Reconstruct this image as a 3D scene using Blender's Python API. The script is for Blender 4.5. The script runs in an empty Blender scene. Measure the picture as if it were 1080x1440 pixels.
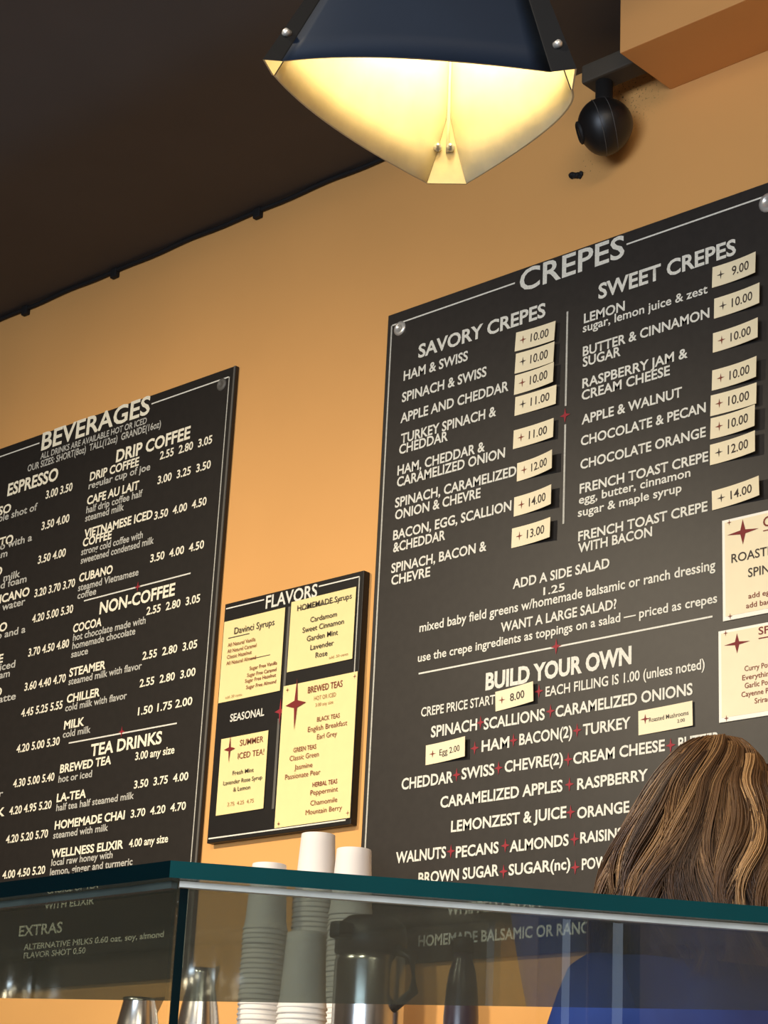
import bpy, bmesh, math, random
from mathutils import Vector, Matrix
random.seed(7)
S = bpy.context.scene
COL = S.collection

# ------------------------------------------------------------------ camera
FPX = 2895.0                                   # focal length in pixels of the 1080x1440 frame
AX = Vector((0.73353894, -0.1961764, -0.65071917))   # wall direction seen from the camera (x right, y down, z forward)
AZ = Vector((0.04761587, -0.94024991, 0.33713919))
AZ = (AZ - AX * AX.dot(AZ)).normalized(); AX.normalize()
AY = AZ.cross(AX)
CAM = Vector((0.0, -3.0, 1.1))
cam_d = bpy.data.cameras.new('camera'); cam = bpy.data.objects.new('camera', cam_d); COL.objects.link(cam)
right = Vector((AX.x, AY.x, AZ.x)); down = Vector((AX.y, AY.y, AZ.y)); fwd = Vector((AX.z, AY.z, AZ.z))
M = Matrix((right, -down, -fwd)).transposed().to_4x4(); M.translation = CAM
cam.matrix_world = M
cam_d.sensor_fit = 'VERTICAL'; cam_d.sensor_height = 36.0; cam_d.lens = 36.0 * FPX / 1440.0
cam_d.clip_start = 0.05; cam_d.clip_end = 60
S.camera = cam

def ray(x, y):
    d = Vector((x - 540, y - 720, FPX)) / FPX
    return Vector((d.dot(AX), d.dot(AY), d.dot(AZ)))
def at(x, y, Y=0.0):                            # photo pixel -> point on the plane parallel to the wall
    r = ray(x, y); return CAM + r * ((Y - CAM.y) / r.y)
def atz(x, y, z):                               # photo pixel -> point on a level plane
    r = ray(x, y); return CAM + r * ((z - CAM.z) / r.z)
def atd(x, y, d): return CAM + ray(x, y) * d    # photo pixel -> point at a depth

# ------------------------------------------------------------------ world, lights, exposure
S.view_settings.view_transform = 'Standard'; S.view_settings.look = 'None'
S.view_settings.gamma = 1.0; S.view_settings.use_curve_mapping = False
S.view_settings.exposure = 0.13
W = bpy.data.worlds.new('world'); S.world = W; W.use_nodes = True
W.node_tree.nodes['Background'].inputs[0].default_value = (0.62, 0.74, 0.95, 1)
W.node_tree.nodes['Background'].inputs[1].default_value = 1.0

def light(name, kind, loc, aim, energy, col, **kw):
    d = bpy.data.lights.new(name, kind); d.energy = energy; d.color = col
    for k, v in kw.items(): setattr(d, k, v)
    o = bpy.data.objects.new(name, d); COL.objects.link(o); o.location = loc
    if aim is not None:
        o.rotation_euler = (Vector(aim) - Vector(loc)).to_track_quat('-Z', 'Y').to_euler()
    return o
WARM = (1.0, 0.84, 0.61)
light('track_spot', 'SPOT', (-3.6, -2.8, 3.2), (-3.6, 0, 0.9), 300, WARM, spot_size=math.radians(92), spot_blend=1.0, shadow_soft_size=0.04)
light('track_spot', 'SPOT', (-1.9, -2.8, 3.2), (-2.2, 0, 0.7), 150, WARM, spot_size=math.radians(82), spot_blend=1.0, shadow_soft_size=0.05)
light('daylight', 'AREA', (0.0, -7.6, 1.95), (0.0, 0, 2.1), 275, (0.72, 0.83, 1.0), shape='RECTANGLE', size=4.0, size_y=2.0)
light('room_fill', 'AREA', (1.0, -3.4, 3.95), (-0.5, -2.2, 0.0), 115, (1.0, 0.85, 0.66), shape='RECTANGLE', size=2.0, size_y=2.0)  # unseen fill light added under the ceiling to lift the ambient level

# ------------------------------------------------------------------ materials
def lin(c):
    c = c / 255.0
    return c / 12.92 if c <= 0.04045 else ((c + 0.055) / 1.055) ** 2.4
def rgb(r, g, b): return (lin(r), lin(g), lin(b), 1)
MATS = {}
def mat(name, col, rough=0.6, metal=0.0, vary=0.0, scale=20.0, bump=0.0, emit=None, estr=0.0, spec=0.5, aniso=False):
    if name in MATS: return MATS[name]
    m = bpy.data.materials.new(name); m.use_nodes = True; MATS[name] = m
    nt = m.node_tree; N = nt.nodes; L = nt.links; b = N['Principled BSDF']
    c = rgb(*col)
    b.inputs['Base Color'].default_value = c; b.inputs['Roughness'].default_value = rough
    b.inputs['Metallic'].default_value = metal; b.inputs['Specular IOR Level'].default_value = spec
    if vary or bump:
        tc = N.new('ShaderNodeTexCoord'); n = N.new('ShaderNodeTexNoise')
        n.inputs['Scale'].default_value = scale; n.inputs['Detail'].default_value = 5
        L.new(tc.outputs['Object'], n.inputs['Vector'])
        if vary:
            r = N.new('ShaderNodeValToRGB')
            r.color_ramp.elements[0].position = 0.3; r.color_ramp.elements[1].position = 0.7
            r.color_ramp.elements[0].color = tuple(x * (1 - vary) for x in c[:3]) + (1,)
            r.color_ramp.elements[1].color = tuple(min(1, x * (1 + vary)) for x in c[:3]) + (1,)
            L.new(n.outputs['Fac'], r.inputs['Fac']); L.new(r.outputs['Color'], b.inputs['Base Color'])
        if bump:
            bp = N.new('ShaderNodeBump'); bp.inputs['Strength'].default_value = bump; bp.inputs['Distance'].default_value = 0.002
            L.new(n.outputs['Fac'], bp.inputs['Height']); L.new(bp.outputs['Normal'], b.inputs['Normal'])
    if emit:
        b.inputs['Emission Color'].default_value = rgb(*emit); b.inputs['Emission Strength'].default_value = estr
    return m

def glass_mat(name, tint, ior, scale_refl=1.0, rough=0.0, dust=0.0):
    """see-through pane: a mirror part that grows at grazing angles over a tinted clear part"""
    m = bpy.data.materials.new(name); m.use_nodes = True; MATS[name] = m
    nt = m.node_tree; N = nt.nodes; L = nt.links; N.clear()
    out = N.new('ShaderNodeOutputMaterial'); mix = N.new('ShaderNodeMixShader')
    tr = N.new('ShaderNodeBsdfTransparent'); tr.inputs[0].default_value = tint
    gl = N.new('ShaderNodeBsdfGlossy'); gl.inputs['Roughness'].default_value = rough
    gl.inputs[0].default_value = (0.95, 1, 0.98, 1)
    fr = N.new('ShaderNodeFresnel'); fr.inputs[0].default_value = ior
    ge = N.new('ShaderNodeNewGeometry')
    inv = N.new('ShaderNodeMath'); inv.operation = 'SUBTRACT'; inv.inputs[0].default_value = 1.0
    mul = N.new('ShaderNodeMath'); mul.operation = 'MULTIPLY'
    mu2 = N.new('ShaderNodeMath'); mu2.operation = 'MULTIPLY'; mu2.inputs[1].default_value = scale_refl
    L.new(ge.outputs['Backfacing'], inv.inputs[1]); L.new(fr.outputs[0], mul.inputs[0]); L.new(inv.outputs[0], mul.inputs[1])
    L.new(mul.outputs[0], mu2.inputs[0]); L.new(mu2.outputs[0], mix.inputs[0])
    L.new(tr.outputs[0], mix.inputs[1]); L.new(gl.outputs[0], mix.inputs[2]); L.new(mix.outputs[0], out.inputs[0])
    if dust:                                                   # a film of dust and smears on the glass
        df = N.new('ShaderNodeBsdfDiffuse'); df.inputs[0].default_value = (0.55, 0.6, 0.55, 1)
        tl = N.new('ShaderNodeBsdfTranslucent'); tl.inputs[0].default_value = (0.55, 0.6, 0.55, 1)
        ad = N.new('ShaderNodeMixShader'); ad.inputs[0].default_value = 0.5
        tc = N.new('ShaderNodeTexCoord'); n = N.new('ShaderNodeTexNoise'); n.inputs['Scale'].default_value = 9; n.inputs['Detail'].default_value = 6
        L.new(tc.outputs['Object'], n.inputs['Vector'])
        mr = N.new('ShaderNodeMapRange'); mr.inputs['To Min'].default_value = dust * 0.5; mr.inputs['To Max'].default_value = dust * 1.5
        L.new(n.outputs['Fac'], mr.inputs['Value'])
        m2 = N.new('ShaderNodeMixShader')
        L.new(df.outputs[0], ad.inputs[1]); L.new(tl.outputs[0], ad.inputs[2])
        L.new(mr.outputs['Result'], m2.inputs[0]); L.new(mix.outputs[0], m2.inputs[1]); L.new(ad.outputs[0], m2.inputs[2]); L.new(m2.outputs[0], out.inputs[0])
    return m

def wall_mat():
    m = mat('orange_paint', (228, 168, 98), 0.62, vary=0.035, scale=2.2, spec=0.3)
    nt = m.node_tree; N = nt.nodes; L = nt.links; b = N['Principled BSDF']
    src = b.inputs['Base Color'].links[0].from_socket
    ge = N.new('ShaderNodeNewGeometry')
    col = src
    for (p, rad, th, sc) in ((at(885, 135), 0.10, 0.60, 190), (at(830, 232), 0.05, 0.66, 210)):
        d = N.new('ShaderNodeVectorMath'); d.operation = 'DISTANCE'; d.inputs[1].default_value = p
        L.new(ge.outputs['Position'], d.inputs[0])
        mr = N.new('ShaderNodeMapRange'); mr.inputs['From Min'].default_value = 0.0; mr.inputs['From Max'].default_value = rad
        mr.inputs['To Min'].default_value = 1; mr.inputs['To Max'].default_value = 0
        L.new(d.outputs['Value'], mr.inputs['Value'])
        n = N.new('ShaderNodeTexNoise'); n.inputs['Scale'].default_value = sc; n.inputs['Detail'].default_value = 2
        L.new(ge.outputs['Position'], n.inputs['Vector'])
        gt = N.new('ShaderNodeMapRange'); gt.inputs['From Min'].default_value = th; gt.inputs['From Max'].default_value = th + 0.06
        L.new(n.outputs['Fac'], gt.inputs['Value'])
        mu = N.new('ShaderNodeMath'); mu.operation = 'MULTIPLY'
        L.new(mr.outputs['Result'], mu.inputs[0]); L.new(gt.outputs['Result'], mu.inputs[1])
        mx = N.new('ShaderNodeMix'); mx.data_type = 'RGBA'
        L.new(mu.outputs[0], mx.inputs[0]); L.new(col, mx.inputs[6]); mx.inputs[7].default_value = rgb(58, 40, 24)
        col = mx.outputs[2]
    L.new(col, b.inputs['Base Color'])
    return m

m_wall = wall_mat()
m_soffit = mat('orange_soffit_paint', (222, 160, 94), 0.65, vary=0.04, scale=3, spec=0.3)
m_ceil = mat('dark_brown_ceiling_paint', (78, 71, 66), 0.7, vary=0.08, scale=2.5, bump=0.05, spec=0.3)
m_plain = mat('plain_room_paint', (150, 128, 104), 0.8, vary=0.04, scale=2)
m_floor = mat('floor_tile', (96, 82, 70), 0.5, vary=0.15, scale=4)
m_beam = mat('brown_black_beam_paint', (74, 66, 54), 0.7, vary=0.1, scale=9)
m_board = mat('charcoal_board', (47, 43, 39), 0.42, vary=0.10, scale=60, spec=0.45)
m_board_dark = mat('dark_charcoal_board', (38, 34, 30), 0.5, vary=0.10, scale=60, spec=0.35)
m_board_edge = mat('board_edge_grey', (96, 92, 84), 0.55)
m_dark_board = mat('black_board', (28, 25, 23), 0.5, vary=0.1, scale=50, spec=0.3)
m_chalk = mat('cream_lettering', (226, 222, 206), 0.7, vary=0.12, scale=240)
m_chalk_dim = mat('thin_cream_lettering', (190, 186, 172), 0.75, vary=0.15, scale=260)
m_chalk_warm = mat('warm_cream_lettering', (246, 236, 208), 0.7, vary=0.10, scale=240)
m_red = mat('dull_red_paint', (150, 30, 42), 0.6)
m_darkred = mat('dark_red_ink', (122, 22, 22), 0.6)
m_paper = mat('cream_card', (246, 230, 190), 0.75, vary=0.02, scale=30)
m_paper_y = mat('pale_yellow_card', (242, 222, 156), 0.75, vary=0.02, scale=30)
m_white_paper = mat('white_card_edge', (250, 244, 226), 0.75)
m_ink = mat('dark_ink', (66, 54, 44), 0.7)
m_brown_ink = mat('red_brown_ink', (130, 62, 40), 0.7)
m_tan_ink = mat('tan_ink', (158, 112, 70), 0.7)
m_steel = mat('brushed_steel', (196, 194, 190), 0.22, 1.0, vary=0.08, scale=40)
m_screw = mat('bright_screw_metal', (222, 218, 208), 0.35, 0.6)
m_blackp = mat('black_plastic', (20, 19, 19), 0.42, spec=0.5)
m_black = mat('matte_black', (16, 14, 13), 0.7)
m_lampmetal = mat('blue_black_lamp_metal', (24, 35, 50), 0.6, 0.0, vary=0.06, scale=18, spec=0.2)
m_strip = mat('black_lamp_strip', (11, 11, 12), 0.6, spec=0.2)
m_lampin = mat('gold_leaf_cream_lining', (240, 226, 184), 0.55, vary=0.10, scale=28, bump=0.15)
m_lampstrip = mat('gold_lining_darkened_for_bulb', (228, 206, 152), 0.55, vary=0.10, scale=40, bump=0.15)  # lining colour darkened to offset the bulb's strong light on the far corner
m_bulb = mat('lamp_bulb_glow', (255, 244, 214), 0.4, emit=(255, 236, 190), estr=6)
m_cup = mat('white_paper_cup', (226, 219, 212), 0.65, vary=0.015, scale=14)
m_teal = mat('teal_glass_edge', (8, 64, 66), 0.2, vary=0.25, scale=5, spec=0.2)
m_teal_shaded = mat('shaded_teal_glass_edge', (3, 22, 25), 0.2, vary=0.2, scale=5, spec=0.12)  # darker copy of the edge teal: weaker glow on these edges put into colour
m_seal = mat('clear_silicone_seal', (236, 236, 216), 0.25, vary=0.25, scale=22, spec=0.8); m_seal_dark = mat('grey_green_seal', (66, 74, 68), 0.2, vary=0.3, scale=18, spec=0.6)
m_plate = glass_mat('top_glass', (0.46, 0.50, 0.48, 1), 1.5, 0.55, 0.03, 0.10)
m_pane = glass_mat('front_glass', (0.97, 0.985, 0.98, 1), 1.5, 1.6, 0.0)
m_skin = mat('skin', (196, 140, 112), 0.55, vary=0.05, scale=30)
m_shirt = mat('navy_blue_shirt', (18, 50, 120), 0.8, vary=0.15, scale=14, bump=0.2)
m_trouser = mat('dark_trousers', (34, 36, 44), 0.85)
m_cab = mat('counter_laminate', (92, 74, 58), 0.5, vary=0.1, scale=6)
m_stone = mat('counter_top', (120, 112, 102), 0.3, vary=0.1, scale=12)
m_bottle = mat('dark_purple_bottle', (44, 34, 46), 0.3, spec=0.5)
m_day = mat('daylight_pane', (210, 225, 245), 0.2, emit=(196, 216, 246), estr=1.3)

# ------------------------------------------------------------------ helpers
def tag(o, label=None, cat=None, group=None, kind=None):
    if label: o['label'] = label
    if cat: o['category'] = cat
    if group: o['group'] = group
    if kind: o['kind'] = kind
    return o
def empty(name, loc):
    o = bpy.data.objects.new(name, None); COL.objects.link(o); o.location = loc; o.empty_display_size = 0.05
    return o
def link(name, me, mats, parent=None, smooth=False, world=True):
    """mesh with WORLD coordinates; re-based to its parent (or to its own base)"""
    if not isinstance(mats, (list, tuple)): mats = [mats]
    for m in mats: me.materials.append(m)
    o = bpy.data.objects.new(name, me); COL.objects.link(o)
    if smooth:
        for p in me.polygons: p.use_smooth = True
    if parent is not None:
        o.parent = parent
        if world:
            off = Vector((0, 0, 0)); q = parent
            while q is not None: off += Vector(q.location); q = q.parent
            me.transform(Matrix.Translation(-off))
    elif world and len(me.vertices):
        xs = [v.co for v in me.vertices]
        b = Vector((sum(v.x for v in xs) / len(xs), sum(v.y for v in xs) / len(xs), min(v.z for v in xs)))
        me.transform(Matrix.Translation(-b)); o.location = b
    return o
def bm_obj(name, bm, mats, parent=None, smooth=False, world=True):
    bmesh.ops.recalc_face_normals(bm, faces=bm.faces)
    me = bpy.data.meshes.new(name); bm.to_mesh(me); bm.free()
    return link(name, me, mats, parent, smooth, world)
def add_box(bm, a, b, bev=0.0, mi=0):
    r = bmesh.ops.create_cube(bm, size=1.0)
    vs = r['verts']
    for v in vs:
        v.co = Vector([(a[i] + b[i]) / 2 + v.co[i] * (b[i] - a[i]) for i in range(3)])
    fs = {f for v in vs for f in v.link_faces}
    for f in fs: f.material_index = mi
    if bev:
        es = {e for v in vs for e in v.link_edges}
        bmesh.ops.bevel(bm, geom=list(es), offset=bev, segments=2, affect='EDGES', profile=0.6)
def box(name, a, b, m, parent=None, bev=0.0):
    bm = bmesh.new(); add_box(bm, a, b, bev); return bm_obj(name, bm, m, parent)
def add_lathe(bm, prof, center=(0, 0, 0), axis=(0, 0, 1), n=32, mi=0):
    q = Vector((0, 0, 1)).rotation_difference(Vector(axis)); c = Vector(center)
    rings = []
    for r, z in prof:
        rings.append([bm.verts.new(c + q @ Vector((r * math.cos(2 * math.pi * k / n), r * math.sin(2 * math.pi * k / n), z))) for k in range(n)])
    for a, b in zip(rings, rings[1:]):
        for k in range(n):
            f = bm.faces.new((a[k], a[(k + 1) % n], b[(k + 1) % n], b[k])); f.material_index = mi
    for ring, flip in ((rings[0], True), (rings[-1], False)):
        f = bm.faces.new(ring[::-1] if flip else ring); f.material_index = mi
def lathe(name, prof, m, parent=None, center=(0, 0, 0), axis=(0, 0, 1), n=32):
    bm = bmesh.new(); add_lathe(bm, prof, center, axis, n); return bm_obj(name, bm, m, parent, True)
def add_tube(bm, pts, rad, n=8):
    pts = [Vector(p) for p in pts]; rings = []
    for i, p in enumerate(pts):
        t = (pts[min(i + 1, len(pts) - 1)] - pts[max(i - 1, 0)]).normalized()
        up = Vector((0, 0, 1)) if abs(t.z) < 0.95 else Vector((1, 0, 0))
        u = t.cross(up).normalized(); w = u.cross(t)
        r = rad[i] if isinstance(rad, (list, tuple)) else rad
        rings.append([bm.verts.new(p + (u * math.cos(2 * math.pi * k / n) + w * math.sin(2 * math.pi * k / n)) * r) for k in range(n)])
    for a, b in zip(rings, rings[1:]):
        for k in range(n): bm.faces.new((a[k], a[(k + 1) % n], b[(k + 1) % n], b[k]))
    bm.faces.new(rings[0][::-1]); bm.faces.new(rings[-1])
def tube(name, pts, rad, m, parent=None, n=8):
    bm = bmesh.new(); add_tube(bm, pts, rad, n); return bm_obj(name, bm, m, parent, True)

# ---- lettering
def text_mesh(s, bold):
    cu = bpy.data.curves.new('t', 'FONT'); cu.body = s; cu.size = 1.0; cu.offset = bold; cu.resolution_u = 3
    o = bpy.data.objects.new('t', cu); COL.objects.link(o)
    dg = bpy.context.evaluated_depsgraph_get()
    me = bpy.data.meshes.new_from_object(o.evaluated_get(dg))
    bpy.data.objects.remove(o); bpy.data.curves.remove(cu)
    me.materials.clear()
    return me
_h = text_mesh('H', 0.0); HCAP = max(v.co.y for v in _h.vertices); bpy.data.meshes.remove(_h)
def letters(name, s, X0, X1, Z0, cap, Y, m, parent, bold=0.012, bend=None, rot=None):
    """one line of flat lettering between X0 and X1 at baseline Z0, cap = capital height in metres"""
    me = text_mesh(s, bold)
    a = min(v.co.x for v in me.vertices); b = max(v.co.x for v in me.vertices)
    sx = (X1 - X0) / (b - a); sz = cap / HCAP
    for v in me.vertices:
        x = X0 + (v.co.x - a) * sx; z = Z0 + v.co.y * sz
        if rot:
            p, cs, sn = rot; dx, dz = x - p[0], z - p[1]; x = p[0] + dx * cs - dz * sn; z = p[1] + dx * sn + dz * cs
        v.co = (x, Y + (bend(x) if bend else 0.0), z)
    return link(name, me, m, parent)
def px_letters(name, s, x0, y0, x1, cap, Y, m, parent, bold=0.012, ya=None):
    """line placed by its left baseline pixel; ya: the pixel height of the baseline is known at the right end instead"""
    if ya is None:
        p = at(x0, y0, Y)
    else:
        p = at(x1, ya, Y); p = Vector((at(x0, ya, Y).x, Y, p.z))
        # the left end at this height
        for _ in range(6):
            yy = ya; lo, hi = ya - 50, ya + 80
            for _ in range(30):
                mid = (lo + hi) / 2
                if at(x0, mid, Y).z > p.z: lo = mid
                else: hi = mid
            p.x = at(x0, lo, Y).x; break
    # right end at the same height
    lo, hi = y0 - 400, y0 + 100
    for _ in range(30):
        mid = (lo + hi) / 2
        if at(x1, mid, Y).z > p.z: lo = mid
        else: hi = mid
    q = at(x1, lo, Y)
    h = 0.88 * (at(x0, y0 - cap, Y).z - at(x0, y0, Y).z)
    return letters(name, s, p.x, q.x, p.z, h, Y, m, parent, bold)
def rule(name, p0, p1, w, Y, m, parent):
    a, b = Vector(p0), Vector(p1); bm = bmesh.new()
    if abs(a.x - b.x) > abs(a.z - b.z): d = Vector((0, 0, w / 2))
    else: d = Vector((w / 2, 0, 0))
    vs = [bm.verts.new((p.x, Y, p.z)) for p in (a - d, b - d, b + d, a + d)]
    bm.faces.new(vs); return bm_obj(name, bm, m, parent)
def star(name, c, w, h, Y, m, parent, bend=None, sharp=0.16):
    bm = bmesh.new(); vs = []
    for k in range(8):
        a = k * math.pi / 4
        r = 1.0 if k % 2 == 0 else sharp * 1.414
        vs.append(bm.verts.new((c[0] + math.sin(a) * r * w / 2, Y + (bend(c[0]) if bend else 0), c[1] + math.cos(a) * r * h / 2)))
    bm.faces.new(vs); return bm_obj(name, bm, m, parent)
def plus(name, x, y, s, Y, parent, m=None):
    p = at(x, y, Y); return star(name, (p.x, p.z), s, s * 1.25, Y, m or m_red, parent, sharp=0.2)

# ------------------------------------------------------------------ the setting
ZC = 3.47; XL, XR, YF = -7.0, 3.0, -8.0
def struct(o): o['kind'] = 'structure'; return o
struct(box('wall_back', (XL, 0, 0), (XR, 0.1, 4.3), m_wall))
struct(box('floor', (XL, YF, -0.1), (XR, 0, 0), m_floor))
struct(box('wall_left', (XL - 0.1, YF, 0), (XL, 0.1, 4.3), m_plain))
# ceiling: a level band along the menu wall, then a slope up to the higher level
bm = bmesh.new()
prof = [(0.0, ZC), (-0.46, ZC), (-0.53, ZC + 0.004), (-0.60, ZC + 0.02), (-0.68, ZC + 0.05), (-2.1, ZC + 0.55), (YF, ZC + 0.6)]
r0 = [bm.verts.new((XL, y, z)) for y, z in prof]; r1 = [bm.verts.new((XR, y, z)) for y, z in prof]
t0 = [bm.verts.new((XL, y, z + 0.12)) for y, z in prof]; t1 = [bm.verts.new((XR, y, z + 0.12)) for y, z in prof]
for i in range(len(prof) - 1):
    bm.faces.new((r0[i], r0[i + 1], r1[i + 1], r1[i])); bm.faces.new((t0[i], t1[i], t1[i + 1], t0[i + 1]))
bm.faces.new(r0[::-1] + t0) if False else None
struct(bm_obj('ceiling', bm, m_ceil, None, True))
# front wall and right wall, with window openings
def wall_with_holes(name, axis, pos, lo, hi, holes, m):
    bm = bmesh.new(); us = sorted({lo, hi} | {h[0] for h in holes} | {h[1] for h in holes}); vs = sorted({0.0, 4.3} | {h[2] for h in holes} | {h[3] for h in holes})
    for a, b in zip(us, us[1:]):
        for c, d in zip(vs, vs[1:]):
            if any(h[0] <= a and b <= h[1] and h[2] <= c and d <= h[3] for h in holes): continue
            if axis == 'y': add_box(bm, (a, pos - 0.1, c), (b, pos, d))
            else: add_box(bm, (pos, a, c), (pos + 0.1, b, d))
    return struct(bm_obj(name, bm, m))
wall_with_holes('wall_front', 'y', YF, XL, XR, [(-2.2, 2.2, 0.9, 3.0)], m_plain)
def window(name, axis, pos, u0, u1, z0, z1, pane):
    bm = bmesh.new(); w = 0.05
    def bx(a, b, c, d):
        if axis == 'y': add_box(bm, (a, pos - 0.09, c), (b, pos - 0.01, d))
        else: add_box(bm, (pos + 0.01, a, c), (pos + 0.09, b, d))
    bx(u0, u1, z0, z0 + w); bx(u0, u1, z1 - w, z1); bx(u0, u0 + w, z0 + w, z1 - w); bx(u1 - w, u1, z0 + w, z1 - w)
    if u1 - u0 > 1: bx((u0 + u1) / 2 - w / 2, (u0 + u1) / 2 + w / 2, z0 + w, z1 - w)
    f = struct(bm_obj(name, bm, m_black)); bm = bmesh.new()
    if axis == 'y': add_box(bm, (u0 + w, pos - 0.055, z0 + w), (u1 - w, pos - 0.045, z1 - w))
    else: add_box(bm, (pos + 0.045, u0 + w, z0 + w), (pos + 0.055, u1 - w, z1 - w))
    bm_obj('window_pane', bm, pane, f)
    return f
window('window_1', 'y', YF, -2.2, 2.2, 0.9, 3.0, m_day)
RW = [(-3.542, -3.40, 0.4, 2.9), (-3.682, -3.545, 0.4, 2.9)]
wall_with_holes('wall_right', 'x', XR, YF, 0.1, RW, m_plain)
for k, h in enumerate(RW): window('window_%d' % (k + 2), 'x', XR, *h, m_day)

# soffit box on the menu wall and the dark beam stub beside it
sx = at(943, 126).x
bm = bmesh.new(); add_box(bm, (sx, -0.172, at(943, 126).z), (XR, 0, ZC), 0.002); struct(bm_obj('trim_1', bm, m_soffit))
bxl = atz(820, 120, 3.365).x
bm = bmesh.new(); add_box(bm, (bxl, -0.102, 3.365), (sx, -0.050, 3.408), 0.005); struct(bm_obj('trim_2', bm, m_beam))

# ------------------------------------------------------------------ cable along the ceiling edge
x0, x1 = at(-40, 462).x, at(780, 124).x
cable = empty('cable', (x0, -0.006, ZC - 0.012))
tag(cable, 'black cable pinned along the edge between orange wall and dark ceiling', 'cable')
pts = []
n = 60
for k in range(n + 1):
    x = x0 + (x1 - x0) * k / n
    pts.append((x, -0.006, ZC - 0.008 - 0.0012 * math.sin(k * 0.9) - 0.0025 * abs(math.sin(k * 0.23))))
tube('cord', pts, 0.006, m_black, cable, 6)
for (px, py) in ((40, 431), (165, 381), (366, 298)):
    p = at(px, py); box('clip', (p.x - 0.012, -0.014, ZC - 0.03), (p.x + 0.012, 0, ZC - 0.004), m_black, cable, 0.003)

# ------------------------------------------------------------------ menu boards
def board(name, label, X0, X1, Z0, Z1, th, m, edge=None):
    e = empty(name, ((X0 + X1) / 2, 0, Z0)); tag(e, label, 'menu board')
    box('panel', (X0, -th, Z0), (X1, -0.002, Z1), m, e, 0.0015)
    return e
TB = 0.012; YB = -TB - 0.0008
# --- beverages
bR = at(332, 514, -TB).x; zT = at(332, 514, -TB).z; zB = at(225, 1377, -TB).z
bev = board('menu_board', 'black beverages menu board with cream hand lettering, left of the small flavors board', bR - 1.04, bR, zB, zT, TB, m_board_dark)
Lb = lambda nm, s, x0, y0, x1, cap, mm=None, bold=0.012, ya=None: px_letters(nm, s, x0, y0, x1, cap, YB, mm or m_chalk_warm, bev, bold + 0.006, ya)
Lb('board_title', 'BEVERAGES', 57.6, 633.5, 210, 26, None, 0.014)
Lb('small_print', 'ALL DRINKS ARE AVAILABLE HOT OR ICED', 56.7, 646, 206, 9, m_chalk_dim)
Lb('small_print', 'OUR SIZES: SHORT(8oz)  TALL(12oz)  GRANDE(16oz)', 38.4, 663.5, 226, 10, m_chalk_dim)
for s, x0, y0, x1 in (('ESPRESSO', 10, 697.5, 81), ('DRIP COFFEE', 162.8, 650, 267), ('NON-COFFEE', 139.5, 863.6, 245.5), ('TEA DRINKS', 126.9, 1063.5, 227)):
    Lb('section_heading', s, x0, y0, x1, 18, None, 0.022)
for s, x0, y0, x1 in (('DRIP COFFEE', 126, 676.3, 195), ('CAFE AU LAIT', 122, 710, 195), ('VIETNAMESE ICED', 118, 756.6, 214), ('COFFEE', 116, 769, 156.5),
    ('CUBANO', 110.8, 818.6, 158), ('COCOA', 102.3, 889.7, 142.6), ('STEAMER', 97, 951.8, 148), ('CHILLER', 93.5, 988.6, 140), ('MILK', 89.7, 1025.7, 118),
    ('BREWED TEA', 84, 1087, 156), ('LA-TEA', 79.3, 1128, 120.6), ('HOMEMADE CHAI', 76.5, 1166.4, 175), ('WELLNESS ELIXIR', 71.8, 1206.7, 173)):
    Lb('menu_item', s, x0, y0, x1, 12.5, None, 0.022)
for s, x0, y0, x1 in (('regular cup of joe', 124.3, 688, 211), ('half drip coffee half', 121, 722, 200), ('steamed milk', 119.6, 733.6, 174),
    ('strong cold coffee with', 114, 781, 200.5), ('sweetened condensed milk', 113.3, 793, 216), ('steamed Vietnamese', 109.6, 831.5, 194.5), ('coffee', 108.6, 842.5, 135),
    ('hot chocolate made with', 102.3, 901.4, 204.6), ('homemade chocolate', 101.4, 913, 190), ('sauce', 99.8, 925, 123.4), ('steamed milk with flavor', 96, 963.4, 199),
    ('cold milk with flavor', 91.3, 1000.5, 178), ('cold milk', 88, 1037.7, 127), ('hot or iced', 81.8, 1100.7, 129), ('half tea half steamed milk', 78.7, 1140.6, 188),
    ('steamed with milk', 74.6, 1179.4, 151.7), ('local raw honey with', 71.8, 1217.8, 158), ('lemon, ginger and turmeric', 70, 1231, 186)):
    Lb('item_description', s, x0, y0, x1, 10.5, m_chalk_dim)
for s, x0, y0, x1 in (('2.55  2.80  3.05', 224.5, 646.4, 298), ('3.00  3.25  3.50', 221.3, 681, 296), ('3.50  4.00  4.50', 216.6, 731, 290), ('3.50  4.00  4.50', 211, 791, 286.5),
    ('2.55  2.80  3.05', 205.6, 865, 281), ('2.55  2.80  3.05', 200, 928, 277), ('2.55  2.80  3.00', 196, 966.5, 274.5), ('1.50 1.75 2.00', 193.6, 1006, 270),
    ('3.00 any size', 189.8, 1069, 245), ('3.50  3.75  4.00', 188, 1109, 264.4), ('3.70  4.20  4.70', 183.5, 1150, 261), ('4.00 any size', 181, 1191.6, 236),
    ('3.00 3.50', 64, 701.5, 101.4), ('3.50 4.00', 58, 745.5, 97), ('3.50 4.00', 53, 793, 92), ('3.20 3.70 3.70', 48, 840, 105), ('4.20 5.00 5.30', 44.7, 876, 102.3),
    ('3.70 4.50 4.80', 39.4, 923.4, 96.6), ('3.60 4.40 4.70', 34, 971.6, 92), ('4.45 5.25 5.55', 29.3, 1008.4, 87.5), ('4.20 5.00 5.30', 22.7, 1058.8, 83.4),
    ('4.30 5.00 5.40', 18, 1107.6, 76), ('4.20 4.95 5.20', 12.6, 1146, 72), ('4.20 5.20 5.70', 7.9, 1186, 67), ('4.00 4.50 5.20', 3, 1236, 63)):
    Lb('price_list', s, x0, y0, x1, 12, None, 0.014)
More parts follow.
